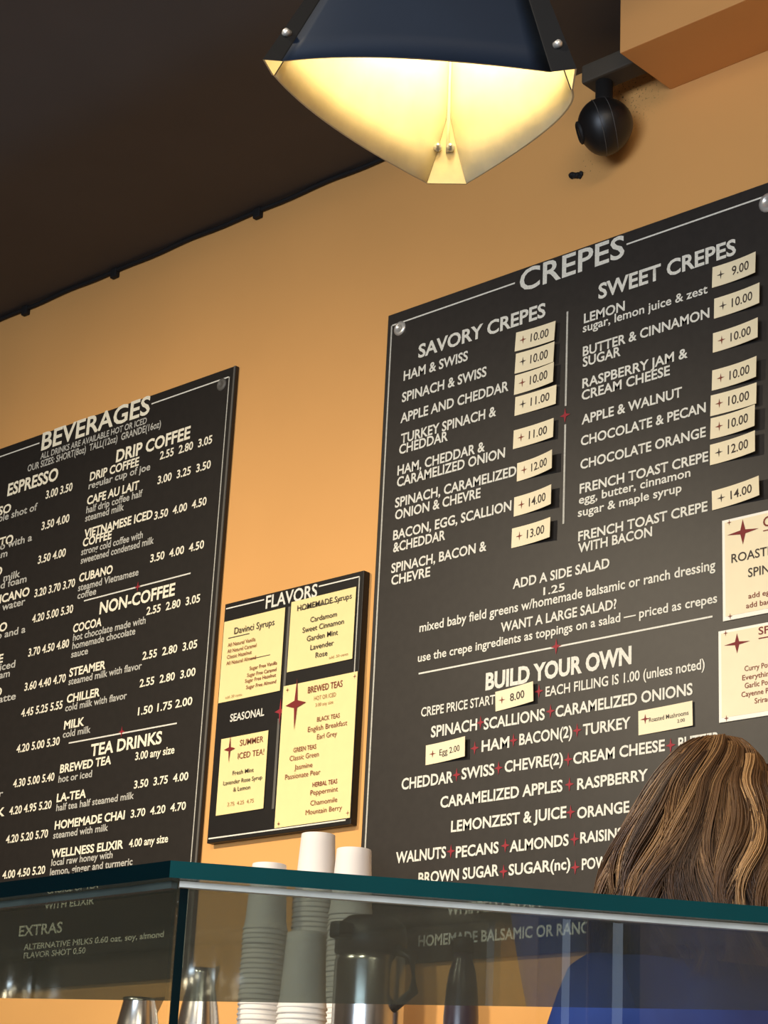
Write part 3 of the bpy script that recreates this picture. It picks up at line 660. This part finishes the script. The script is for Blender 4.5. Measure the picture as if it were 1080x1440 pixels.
for a, m_, b in ((lp['l2'], lp['l'], lp['fl']), (lp['fr'], lp['r'], lp['r2']), (lp['b2'], (lp['b2'] + lp['b']) / 2, lp['b'])):
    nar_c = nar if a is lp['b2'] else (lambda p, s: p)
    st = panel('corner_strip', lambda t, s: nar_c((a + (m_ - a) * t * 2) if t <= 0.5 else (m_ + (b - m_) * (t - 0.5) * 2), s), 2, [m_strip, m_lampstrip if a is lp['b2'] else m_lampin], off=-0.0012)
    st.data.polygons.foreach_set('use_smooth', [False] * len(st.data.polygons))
# screws on the strips, and the two screw ends inside the far corner
for (x, y), hz_ in (((404.4, 47), 0.035), ((783.3, 63), 0.03)):
    pa = lp['l'] * 0.45 + lp['fl'] * 0.55 if x < 500 else lp['r'] * 0.45 + lp['fr'] * 0.55
    best = min((((CAM + ray(x, y) * d) for d in [1.8 + 0.002 * k for k in range(200)])), key=lambda v: (up(pa, max(0.001, v.z - ZL)) - v).length)
    nrm = Vector((best.x - LC.x, best.y - LC.y, 0)).normalized(); nrm = (nrm + Vector((0.5, -0.6, 0))).normalized()
    lathe('screw', [(0.0042, -0.004), (0.0042, 0.002), (0.0025, 0.0035), (0.0005, 0.004)], m_screw, lamp, best + nrm * 0.002, nrm, 16)
for t in (0.22, 0.58):
    pa = up(lp['b'] * (1 - t) + lp['b2'] * t, 0.034, 0.004); nrm = (LC - pa); nrm.z = 0; nrm.normalize()
    lathe('screw', [(0.0045, -0.002), (0.0045, 0.002), (0.0022, 0.003), (0.0022, 0.007), (0.0008, 0.0075)], m_screw, lamp, pa, nrm, 12)
seam = lambda t, s: BM + (lp['b2'] - lp['b']) * 0.05 * (2 * t - 1)
panel('seam_strip', seam, 2, [m_lampin, m_lampin], off=0.0015, t0=0.03, thick=0.001)
bm = bmesh.new()                                           # closed top, stem and ceiling rose
ring = [up(lp[k], HL) for k in ('l', 'fl', 'fr', 'r', 'r2', 'b2', 'b', 'l2')]
lo = [bm.verts.new(p) for p in ring]; hi = [bm.verts.new(p + Vector((0, 0, 0.006))) for p in ring]
bm.faces.new(lo[::-1]); bm.faces.new(hi)
for k in range(len(ring)): bm.faces.new((lo[k], lo[(k + 1) % 8], hi[(k + 1) % 8], hi[k]))
bm_obj('top_cap', bm, m_lampmetal, lamp)
zce = ZC + 0.05 + 0.5 * (-LC.y - 0.68) / 1.42
lathe('stem', [(0.007, HL), (0.007, zce - ZL)], m_strip, lamp, LC, (0, 0, 1), 12)
lathe('ceiling_rose', [(0.055, zce - ZL - 0.03), (0.06, zce - ZL + 0.02), (0.02, zce - ZL + 0.02)], m_strip, lamp, LC, (0, 0, 1), 24)
bl = LC + Vector((0, 0, 0.20))
lathe('bulb', [(0.002, -0.045), (0.016, -0.042), (0.026, -0.03), (0.03, -0.012), (0.026, 0.006), (0.015, 0.025), (0.013, 0.05)], m_bulb, lamp, bl, (0, 0, 1), 24)
lathe('socket', [(0.016, 0.048), (0.018, 0.06)], m_strip, lamp, bl, (0, 0, 1), 16)
light('pendant_light', 'POINT', bl + Vector((0, 0, -0.055)), None, 1.55, (1.0, 0.91, 0.68), shadow_soft_size=0.03)

# ------------------------------------------------------------------ back counter, espresso machine, cups, flask
cnt = empty('back_counter', (-3.1, -0.36, 0)); tag(cnt, 'long low back counter against the orange wall below the menu boards', 'counter')
box('cabinet', (-6.0, -0.66, 0.0), (-0.6, -0.02, 0.86), m_cab, cnt, 0.004)
box('worktop', (-6.02, -0.70, 0.86), (-0.58, -0.004, 0.90), m_stone, cnt, 0.004)
MZ = 1.375
mac = empty('espresso_machine', (-2.8, -0.40, 0.90)); tag(mac, 'steel espresso machine on the back counter, cups stacked on its top', 'espresso machine')
box('body', (-3.55, -0.60, 1.02), (-2.02, -0.06, MZ - 0.03), m_steel, mac, 0.015)
box('cup_tray', (-3.57, -0.72, MZ - 0.03), (-2.00, -0.05, MZ), m_steel, mac, 0.006)
box('drip_base', (-3.53, -0.69, 0.94), (-2.04, -0.08, 1.02), m_blackp, mac, 0.008)
for X in (-3.45, -2.12):
    for Y in (-0.62, -0.15): lathe('foot', [(0.025, 0), (0.02, 0.04)], m_blackp, mac, (X, Y, 0.90), (0, 0, 1), 12)
for X in (-3.15, -2.65): lathe('brew_group', [(0.035, 0), (0.035, 0.08)], m_steel, mac, (X, -0.63, 1.03), (0, 0, 1), 20)

def cup_mesh(rim, base, h):
    bm = bmesh.new()                                       # upside down: rolled rim at z = 0, base on top
    prof = [(rim * 0.90, 0.001), (rim * 0.96, 0.0), (rim, 0.0012), (rim, 0.0036), (rim * 0.96, 0.005)]
    for k in range(1, 9):
        t = k / 8; prof.append((rim * 0.925 + (base - rim * 0.925) * t, 0.006 + (h - 0.007) * t))
    prof += [(base * 0.985, h), (base * 0.93, h), (base * 0.915, h - 0.006), (0.001, h - 0.006)]
    add_lathe(bm, prof, (0, 0, 0), (0, 0, 1), 40)
    bm.faces.ensure_lookup_table(); bmesh.ops.delete(bm, geom=[f for f in bm.faces if len(f.verts) == 40 and f.calc_center_median().z < 0.01], context='FACES')
    bmesh.ops.recalc_face_normals(bm, faces=bm.faces)
    me = bpy.data.meshes.new('paper_cup'); bm.to_mesh(me); bm.free(); me.materials.append(m_cup)
    for p in me.polygons: p.use_smooth = True
    return me
def cup_stack(desc, group, px, py, depth, me, h, pitch, lean=(0, 0)):
    top = atd(px, py, depth)                               # centre of the top of the highest cup
    z = top.z - h; k = 0; zs = []
    while z > MZ - 1e-4: zs.append(z); z -= pitch
    if not zs: return
    sh = zs[-1] - MZ; n = len(zs)
    for k, z in enumerate(zs):
        o = bpy.data.objects.new('paper_cup', me); COL.objects.link(o)
        w = (k - 0) * 0.0
        o.location = (top.x + lean[0] * k + random.uniform(-.0006, .0006), top.y + lean[1] * k + random.uniform(-.0006, .0006), z if n == 1 else MZ + (zs[0] - MZ) * (n - 1 - k) / (n - 1))
        o.rotation_euler = (0, 0, random.uniform(0, 6.28))
        if k == 0: tag(o, 'topmost upturned white paper cup of the ' + desc, 'paper cup', group)
        else: tag(o, 'white paper cup nested under the top cup of the ' + desc, 'paper cup', group)
random.seed(11)
cupA = cup_mesh(0.0425, 0.0325, 0.125)
cup_stack('leftmost stack', 'cups in the leftmost stack', 379, 1216, 3.9, cupA, 0.125, 0.0092)
cup_stack('tallest stack', 'cups in the tallest stack', 448, 1174, 3.95, cupA, 0.125, 0.0092)
cup_stack('stack right of the tallest', 'cups in the right stack', 498, 1195, 3.85, cupA, 0.125, 0.0092)
cup_stack('short stack left of the flask', 'cups in the short front stack', 431, 1313, 3.45, cupA, 0.125, 0.0092)

# steel flask with black lid
fb = atd(521, 1345, 3.35); R = 0.058
fl_ = empty('coffee_flask', (fb.x, fb.y, MZ)); tag(fl_, 'steel coffee flask with black lid right of the cup stacks, seen through glass', 'flask')
ctr = (fb.x, fb.y, MZ)
hz_ = fb.z - MZ
lathe('body', [(R * 0.98, 0), (R, 0.006), (R, hz_ - 0.012), (R * 0.97, hz_ - 0.002), (R * 0.93, hz_)], m_steel, fl_, ctr, n=48)
lathe('lid', [(R * 0.95, hz_), (R * 1.02, hz_ + 0.004), (R * 1.02, hz_ + 0.03), (R * 0.95, hz_ + 0.05), (R * 0.7, hz_ + 0.062), (0.002, hz_ + 0.065)], m_blackp, fl_, ctr, n=48)
bm = bmesh.new(); add_box(bm, (fb.x - 0.012, fb.y - R - 0.03, MZ + hz_ + 0.018), (fb.x + 0.012, fb.y - R * 0.7, MZ + hz_ + 0.046), 0.006); bm_obj('spout', bm, m_blackp, fl_)
tube('handle', [(fb.x + R * .95, fb.y, MZ + hz_ + .01), (fb.x + R + .035, fb.y, MZ + hz_ - .005), (fb.x + R + .04, fb.y, MZ + hz_ - .06), (fb.x + R - .003, fb.y, MZ + hz_ - .085)], 0.008, m_blackp, fl_, 8)
# dark bottle
bb = atd(648, 1440, 3.3); bt = atd(643, 1335, 3.3)
bo = empty('bottle', (bb.x, bb.y, MZ)); tag(bo, 'dark purple bottle standing between steel flask and the person in blue', 'bottle')
hb = bt.z - MZ
lathe('glass_body', [(0.027, 0), (0.029, 0.004), (0.0285, hb * 0.45), (0.0255, hb * 0.7), (0.021, hb * 0.85), (0.016, hb * 0.93), (0.015, hb)], m_bottle, bo, (bb.x, bb.y, MZ))
lathe('cap', [(0.0165, hb), (0.0165, hb + 0.022), (0.012, hb + 0.025)], m_black, bo, (bb.x, bb.y, MZ))
# steel milk pitchers
def pitcher(label, px, py, depth, r0, r1):
    t = atd(px, py, depth); h = t.z - MZ
    e = empty('milk_pitcher', (t.x, t.y, MZ)); tag(e, label, 'milk pitcher', None)
    c0 = (t.x, t.y, MZ)
    lathe('body', [(r0 * 0.97, 0), (r0, 0.004), (r0 * 0.97, h * 0.3), ((r0 + r1) / 2, h * 0.65), (r1, h * 0.95), (r1 * 1.03, h), (r1 * 0.97, h), (r1 * 0.95, h * 0.9), (0.002, h * 0.5)], m_steel, e, c0, n=40)
    bm = bmesh.new(); d = Vector((0.73, 0.68, 0)).normalized(); o_ = Vector(c0)
    a = [bm.verts.new(o_ + d * r1 * 0.8 + Vector((-d.y, d.x, 0)) * s * r1 * 0.5 + Vector((0, 0, h * 1.0))) for s in (-1, 1)]
    tip = bm.verts.new(o_ + d * (r1 * 1.5) + Vector((0, 0, h * 1.04))); bot = bm.verts.new(o_ + d * (r1 * 1.02) + Vector((0, 0, h * 0.75)))
    bm.faces.new((a[0], tip, bot)); bm.faces.new((a[1], bot, tip)); bm_obj('spout', bm, m_steel, e)
    k = Vector((-0.69, 0.72, 0))
    tube('handle', [o_ + k * r1 + Vector((0, 0, h * .9)), o_ + k * (r1 + .03) + Vector((0, 0, h * .88)), o_ + k * (r1 + .04) + Vector((0, 0, h * .5)), o_ + k * (r0 * .97) + Vector((0, 0, h * .2))], 0.005, m_steel, e, 8)
pitcher('steel milk pitcher left of the upright teal glass edge', 197, 1404, 3.7, 0.045, 0.030)
pitcher('steel milk pitcher between the teal glass edge and the cup stacks', 285, 1362, 3.8, 0.046, 0.022)

# ------------------------------------------------------------------ glass display case in front
ZT, ZP = 1.31, 1.30
A = atz(240, 1210, ZT); Rr = atz(1080, 1275, ZT); Ll = atz(0, 1241, ZT)
b0, b3 = atz(0, 1403.5, ZP), atz(1080, 1421, ZP)
Re = A + (Rr - A) * 1.7; Le = A + (Ll - A) * 2.6
rb = b3 + (b3 - b0) * 0.22; lbk = b0 + (b0 - b3) * 0.18
case = empty('display_case', ((A.x + b3.x) / 2, (A.y + b3.y) / 2, 0)); tag(case, 'glass display case with teal edged top in front of the counter', 'display case')
poly = [A, Re, rb, lbk, Le]
bm = bmesh.new()
tp = [bm.verts.new((p.x, p.y, ZT)) for p in poly]; bt_ = [bm.verts.new((p.x, p.y, ZP)) for p in poly]
f = bm.faces.new(tp); f.material_index = 0; f = bm.faces.new(bt_[::-1]); f.material_index = 0
for k in range(5):
    f = bm.faces.new((tp[k], bt_[k], bt_[(k + 1) % 5], tp[(k + 1) % 5])); f.material_index = 2 if k == 4 else (0 if k in (1, 2, 3) else 1)
bm_obj('glass_top', bm, [m_plate, m_teal, m_teal_shaded], case)
def inset_corner(d):
    e1 = (Re - A); e1.z = 0; e1.normalize(); e2 = (Le - A); e2.z = 0; e2.normalize()
    n1 = Vector((-e1.y, e1.x, 0)); n2 = Vector((e2.y, -e2.x, 0))
    if n1.dot(b3 - A) < 0: n1 = -n1
    if n2.dot(b0 - A) < 0: n2 = -n2
    # point with distance d from both edges
    a, b, c_, d_ = n1.x, n1.y, n2.x, n2.y; det = a * d_ - b * c_
    return Vector((A.x + (d * d_ - b * d) / det, A.y + (a * d - c_ * d) / det, 0)), e1, e2, n1, n2
P0, e1, e2, n1, n2 = inset_corner(0.014)
ZD = 0.96
def pane(name, p, e, n, ln, th, m, z0=ZD, z1=ZP, par=case):
    bm = bmesh.new()
    q = [p, p + e * ln, p + e * ln + n * th, p + n * th]
    lo = [bm.verts.new((v.x, v.y, z0)) for v in q]; hi = [bm.verts.new((v.x, v.y, z1)) for v in q]
    bm.faces.new(lo[::-1]); bm.faces.new(hi)
    for k in range(4): bm.faces.new((lo[k], lo[(k + 1) % 4], hi[(k + 1) % 4], hi[k]))
    return bm_obj(name, bm, m, par)
lr = (Re - A).length - 0.03; ll = (Le - A).length - 0.03
pane('front_glass', P0 + e1 * 0.004, e1, n1, lr, 0.006, m_pane)
pane('side_glass', P0 + e2 * 0.004, e2, n2, ll, 0.006, m_pane)
pane('corner_edge', P0 - e1 * 0.0005 - e2 * 0.002, e1, n1, 0.005, 0.005, m_teal_shaded)
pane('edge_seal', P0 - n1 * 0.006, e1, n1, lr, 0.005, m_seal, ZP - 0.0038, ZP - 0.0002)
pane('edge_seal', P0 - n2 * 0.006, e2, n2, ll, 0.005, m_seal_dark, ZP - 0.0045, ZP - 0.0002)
# base cabinet and deck of the case
def prism(name, pts, z0, z1, m, par):
    bm = bmesh.new(); lo = [bm.verts.new((p.x, p.y, z0)) for p in pts]; hi = [bm.verts.new((p.x, p.y, z1)) for p in pts]; n = len(pts)
    bm.faces.new(lo[::-1]); bm.faces.new(hi)
    for k in range(n): bm.faces.new((lo[k], lo[(k + 1) % n], hi[(k + 1) % n], hi[k]))
    return bm_obj(name, bm, m, par)
prism('base_cabinet', poly, 0.0, 0.92, m_cab, case); prism('deck', poly, 0.92, ZD, m_steel, case)
# rear posts that carry the top
for p in (lbk.lerp(A, 0.05), rb.lerp(A, 0.05)): lathe('post', [(0.008, ZD), (0.008, ZP)], m_steel, case, (p.x, p.y, 0), n=12)

# ------------------------------------------------------------------ person behind the case, head turned to the right
HC = atd(1008, 1199, 2.28)                                    # centre of the head
rt = Vector((right.x, right.y, 0)).normalized(); tc = -Vector((fwd.x, fwd.y, 0)).normalized()
F = (rt * 0.95 + tc * 0.22).normalized(); Lh = Vector((-F.y, F.x, 0)); U = Vector((0, 0, 1))
BF = (rt * 0.55 + tc * 0.83).normalized(); BL = Vector((-BF.y, BF.x, 0))      # the body is turned a little more towards the counter
person = empty('person', (HC.x, HC.y, 0)); tag(person, 'person with long wavy brown hair and a navy blue shirt behind the case', 'person')
def skin_mesh(name, nodes, edges, m, parent, root=0, sub=2):
    me = bpy.data.meshes.new(name); me.from_pydata([tuple(p) for p, r in nodes], edges, [])
    o = bpy.data.objects.new(name, me); COL.objects.link(o)
    md = o.modifiers.new('s', 'SKIN'); ss = o.modifiers.new('d', 'SUBSURF'); ss.levels = sub; ss.render_levels = sub
    for i, (p, r) in enumerate(nodes):
        sv = me.skin_vertices[0].data[i]; sv.radius = r if isinstance(r, tuple) else (r, r); sv.use_root = (i == root)
    dg = bpy.context.evaluated_depsgraph_get()
    new = bpy.data.meshes.new_from_object(o.evaluated_get(dg)); bpy.data.objects.remove(o); bpy.data.meshes.remove(me)
    new.materials.clear()
    return link(name, new, m, parent, True)
zc = HC.z; bx = HC.copy(); bx -= BF * 0.015; bx += rt * 0.02
def Pt(f, l, z): return Vector((bx.x, bx.y, 0)) + BF * f + BL * l + U * z
zs = zc - 0.168                                                # shoulder height
nodes = []; edges = []
def nd(p, r, par=None):
    nodes.append((p, r)); i = len(nodes) - 1
    if par is not None: edges.append((par, i))
    return i
pel = nd(Pt(0, 0, 0.86), (0.15, 0.10)); ch = nd(Pt(0.0, 0, 1.05), (0.12, 0.09), pel); c2 = nd(Pt(0, 0, zs - 0.06), (0.14, 0.095), ch)
nk = nd(Pt(0.0, 0, zs + 0.04), 0.052, c2); nk2 = nd(Vector((HC.x, HC.y, zc - 0.09)) - F * 0.02, 0.05, nk)
for s in (-1, 1):
    sh = nd(Pt(0, s * 0.16, zs), 0.05, c2); el = nd(Pt(-0.03, s * 0.23, zs - 0.27), 0.036, sh); wr = nd(Pt(0.16, s * 0.2, zs - 0.40), 0.024, el)
    hd = nd(Pt(0.22, s * 0.195, zs - 0.43), (0.032, 0.015), wr)
    for k, (dl, ln) in enumerate(((-0.024, 0.062), (-0.008, 0.074), (0.008, 0.07), (0.023, 0.055))):
        a = nd(Pt(0.255, s * 0.195 + dl, zs - 0.44), 0.008, hd); b = nd(Pt(0.255 + ln * 0.55, s * 0.195 + dl * 1.1, zs - 0.46), 0.0075, a); nd(Pt(0.255 + ln, s * 0.195 + dl * 1.1, zs - 0.485), 0.006, b)
    a = nd(Pt(0.215, s * 0.16, zs - 0.435), 0.010, hd); nd(Pt(0.25, s * 0.145, zs - 0.455), 0.008, a)
    hp = nd(Pt(0, s * 0.09, 0.80), 0.085, pel); kn = nd(Pt(0.01, s * 0.095, 0.46), 0.055, hp); an = nd(Pt(-0.01, s * 0.1, 0.08), 0.037, kn); nd(Pt(0.12, s * 0.11, 0.035), 0.034, an)
# head joined to the neck in the same mesh
body = skin_mesh('body', nodes, edges, m_skin, person)
bm = bmesh.new(); bm.from_mesh(body.data)
h0 = len(bm.verts)
bmesh.ops.create_uvsphere(bm, u_segments=40, v_segments=28, radius=1.0)
bm.verts.ensure_lookup_table()
off = Vector((person.location.x, person.location.y, 0))
def gauss(d, s): return math.exp(-d * d / (2 * s * s))
for v in list(bm.verts)[h0:]:
    x, y, z = v.co                                            # x face forward, y left, z up
    f_, l_, u_ = x * 0.096, y * 0.076, z * 0.118
    if z < 0: l_ *= 1 + 0.30 * z * abs(z); f_ *= 1 + (0.10 * z if x > 0 else 0.22 * z)
    if x > 0:
        f_ += 0.024 * gauss(l_, 0.010) * gauss(u_ + 0.022, 0.018)            # nose
        f_ += 0.008 * gauss(l_, 0.018) * gauss(u_ + 0.060, 0.008) - 0.004 * gauss(l_, 0.02) * gauss(u_ + 0.0655, 0.003)   # lips
        f_ -= 0.010 * (gauss(l_ - 0.032, 0.014) + gauss(l_ + 0.032, 0.014)) * gauss(u_ - 0.008, 0.011)   # eye sockets
        f_ += 0.006 * gauss(u_ - 0.030, 0.010) * gauss(l_, 0.05)             # brow
        f_ += 0.012 * gauss(l_, 0.02) * gauss(u_ + 0.100, 0.014)             # chin
    v.co = HC + F * f_ + Lh * l_ + U * u_ - off
bm.to_mesh(body.data); bm.free()
for p in body.data.polygons: p.use_smooth = True
for s in (-1, 1):                                              # eyes and ears
    e = HC + F * 0.083 + Lh * s * 0.032 + U * 0.008
    lathe('eye', [(0.001, -0.011), (0.008, -0.008), (0.0115, 0), (0.008, 0.008), (0.001, 0.011)], mat('eye_white', (225, 220, 212), 0.3), person, e, F, 20)
    lathe('iris', [(0.0055, 0.0098), (0.005, 0.0114), (0.0005, 0.0118)], mat('eye_iris', (50, 36, 26), 0.2), person, e, F, 16)
    bm = bmesh.new(); bmesh.ops.create_uvsphere(bm, u_segments=16, v_segments=12, radius=1.0)
    for v in bm.verts: v.co = HC + Lh * s * (0.077 + v.co.y * 0.008) + F * (v.co.x * 0.016 - 0.004 * v.co.z) + U * (v.co.z * 0.03 - 0.005)
    bm_obj('ear', bm, m_skin, person, True)
# shirt and trousers follow the body
sn = []; se = []
def sd(p, r, par=None):
    sn.append((p, r)); i = len(sn) - 1
    if par is not None: se.append((par, i))
    return i
a = sd(Pt(0, 0, 0.84), (0.175, 0.125)); b = sd(Pt(0, 0, 1.05), (0.15, 0.115), a); c2 = sd(Pt(-0.005, 0, zs - 0.06), (0.165, 0.12), b); sd(Pt(-0.005, 0, zs + 0.035), (0.075, 0.075), c2)
for s in (-1, 1):
    sh = sd(Pt(-0.005, s * 0.165, zs - 0.01), 0.068, c2); el = sd(Pt(-0.03, s * 0.235, zs - 0.27), 0.05, sh); sd(Pt(0.13, s * 0.205, zs - 0.38), 0.036, el)
skin_mesh('shirt', sn, se, m_shirt, person)
sn = []; se = []
a = sd(Pt(0, 0, 0.88), (0.165, 0.115))
for s in (-1, 1):
    hp = sd(Pt(0, s * 0.09, 0.78), 0.098, a); kn = sd(Pt(0.01, s * 0.095, 0.46), 0.07, hp); sd(Pt(-0.01, s * 0.1, 0.09), 0.055, kn)
skin_mesh('trousers', sn, se, m_trouser, person)
# hair: a dark under layer and many wavy strands gathered in locks
def hair_mat():
    m = bpy.data.materials.new('brown_hair_with_golden_strands'); m.use_nodes = True
    N = m.node_tree.nodes; L = m.node_tree.links; b = N['Principled BSDF']
    at_ = N.new('ShaderNodeAttribute'); at_.attribute_name = 'tone'
    r = N.new('ShaderNodeValToRGB'); r.color_ramp.elements[0].color = rgb(58, 38, 24); r.color_ramp.elements[1].color = rgb(176, 135, 88)
    e = r.color_ramp.elements.new(0.5); e.color = rgb(112, 80, 50)
    L.new(at_.outputs['Fac'], r.inputs['Fac']); L.new(r.outputs['Color'], b.inputs['Base Color'])
    b.inputs['Roughness'].default_value = 0.42; b.inputs['Specular IOR Level'].default_value = 0.5
    return m
m_hair = hair_mat(); m_hair_base = mat('dark_brown_hair_base', (48, 32, 21), 0.7)
crown = HC + U * 0.133 + F * 0.004
TH0 = math.radians(40)
KS = [(0, 0.0), (0.006, 0.026), (0.02, 0.047), (0.045, 0.068), (0.075, 0.085), (0.11, 0.103), (0.145, 0.119), (0.175, 0.129), (0.22, 0.135), (0.30, 0.128)]
def hair_rad(drop, th):                                       # half width of the hair at a drop below the crown; th = 0 forwards, pi back
    for (d0, r0), (d1, r1) in zip(KS, KS[1:]):
        if drop <= d1:
            r = r0 + (r1 - r0) * (drop - d0) / (d1 - d0); break
    else: r = KS[-1][1]
    back = max(0.0, -math.cos(th))
    return r * (0.90 + 0.13 * back)
def hair_pt(drop, th, inset=0.0):
    r = max(0.0, hair_rad(drop, th) - inset)
    return crown + F * (math.cos(th) * r) + Lh * (math.sin(th) * r) - U * drop
def sweep(u, d):                                              # hair leaves the parting all round and is swept back off the face
    g = min(1, d / 0.075); g = g * g * (3 - 2 * g)
    lo = TH0 * g
    return lo + (2 * math.pi - 2 * lo) * u
bm = bmesh.new(); rows = []
drops = [0.002, 0.006, 0.012, 0.02, 0.032, 0.045, 0.06, 0.08, 0.11, 0.14, 0.17, 0.20, 0.23, 0.25]
nth = 48
for d in drops:
    rows.append([bm.verts.new(hair_pt(d, sweep(k / nth, d), 0.009 if d > 0.01 else 0.003)) for k in range(nth + 1)])
for a, b in zip(rows, rows[1:]):
    for k in range(nth): bm.faces.new((a[k], a[k + 1], b[k + 1], b[k]))
hair = bm_obj('hair', bm, m_hair_base, person, True)
random.seed(21)
V = []; Fc = []; tone = []
nl = 150
def wave(x, k): return 0.5 * math.sin(3.1 * x + k) + 0.3 * math.sin(7.3 * x + 2.1 * k) + 0.2 * math.sin(15.7 * x + 0.7 * k)
for L_ in range(nl):
    u = (L_ + random.random()) / nl; a0 = u * 6.283
    ph = 2.6 * wave(a0 * 1.6, 1.3) + random.gauss(0, 0.35); amp = 0.75 + 0.4 * wave(a0 * 2, 4.0); fr = 27 + 5 * wave(a0, 2.2)
    ltone = 0.20 + 0.62 * max(0, wave(a0 * 4.6, 2.6)) ** 1.0 + random.gauss(0, 0.07) + (0.30 if random.random() < 0.22 else 0)
    ins0 = random.uniform(-0.002, 0.008); ln = random.uniform(0.235, 0.285)
    start = random.choice((0.0, 0.002, 0.006, 0.015, 0.03, 0.05))
    for q in range(30):
        du = random.gauss(0, 0.0065); ins = ins0 + random.gauss(0, 0.002); L2 = ln * random.uniform(0.9, 1.04)
        tn = min(1, max(0, ltone + random.gauss(0, 0.07))); rad = random.uniform(0.0005, 0.0010)
        n = 22; base = len(V); pts = []; pk = random.gauss(0, 0.12)
        for k in range(n):
            t = k / (n - 1); d = start + (L2 - start) * t ** 1.15
            g = min(1, d / 0.17) ** 1.7
            r = max(0.02, hair_rad(d, 0))
            uu = u + du * (1.0 + 1.2 * math.exp(-d * 30)) * (1 - 0.3 * g)
            th = sweep(min(1, max(0, uu)), d)
            th += amp * 0.026 * g * math.sin(ph + pk + fr * d) / r
            pts.append(hair_pt(d, th, ins + amp * 0.008 * g * math.cos(ph + pk + fr * d)))
        for k, p in enumerate(pts):
            tdir = (pts[min(k + 1, n - 1)] - pts[max(k - 1, 0)]).normalized()
            uv = tdir.cross(p - HC); uv = uv.normalized() if uv.length > 1e-6 else Vector((1, 0, 0)); w = uv.cross(tdir)
            rr = rad * (1 - 0.75 * (k / (n - 1)) ** 3)
            for a in range(3):
                V.append(p + (uv * math.cos(a * 2.094) + w * math.sin(a * 2.094)) * rr); tone.append(tn)
        for k in range(n - 1):
            for a in range(3):
                i = base + k * 3
                Fc.append((i + a, i + (a + 1) % 3, i + 3 + (a + 1) % 3, i + 3 + a))
me = bpy.data.meshes.new('strands'); me.from_pydata([tuple(v) for v in V], [], Fc)
at_ = me.attributes.new('tone', 'FLOAT', 'POINT'); at_.data.foreach_set('value', tone)
ho = link('strands', me, m_hair, hair, True)
ho['kind'] = 'stuff'
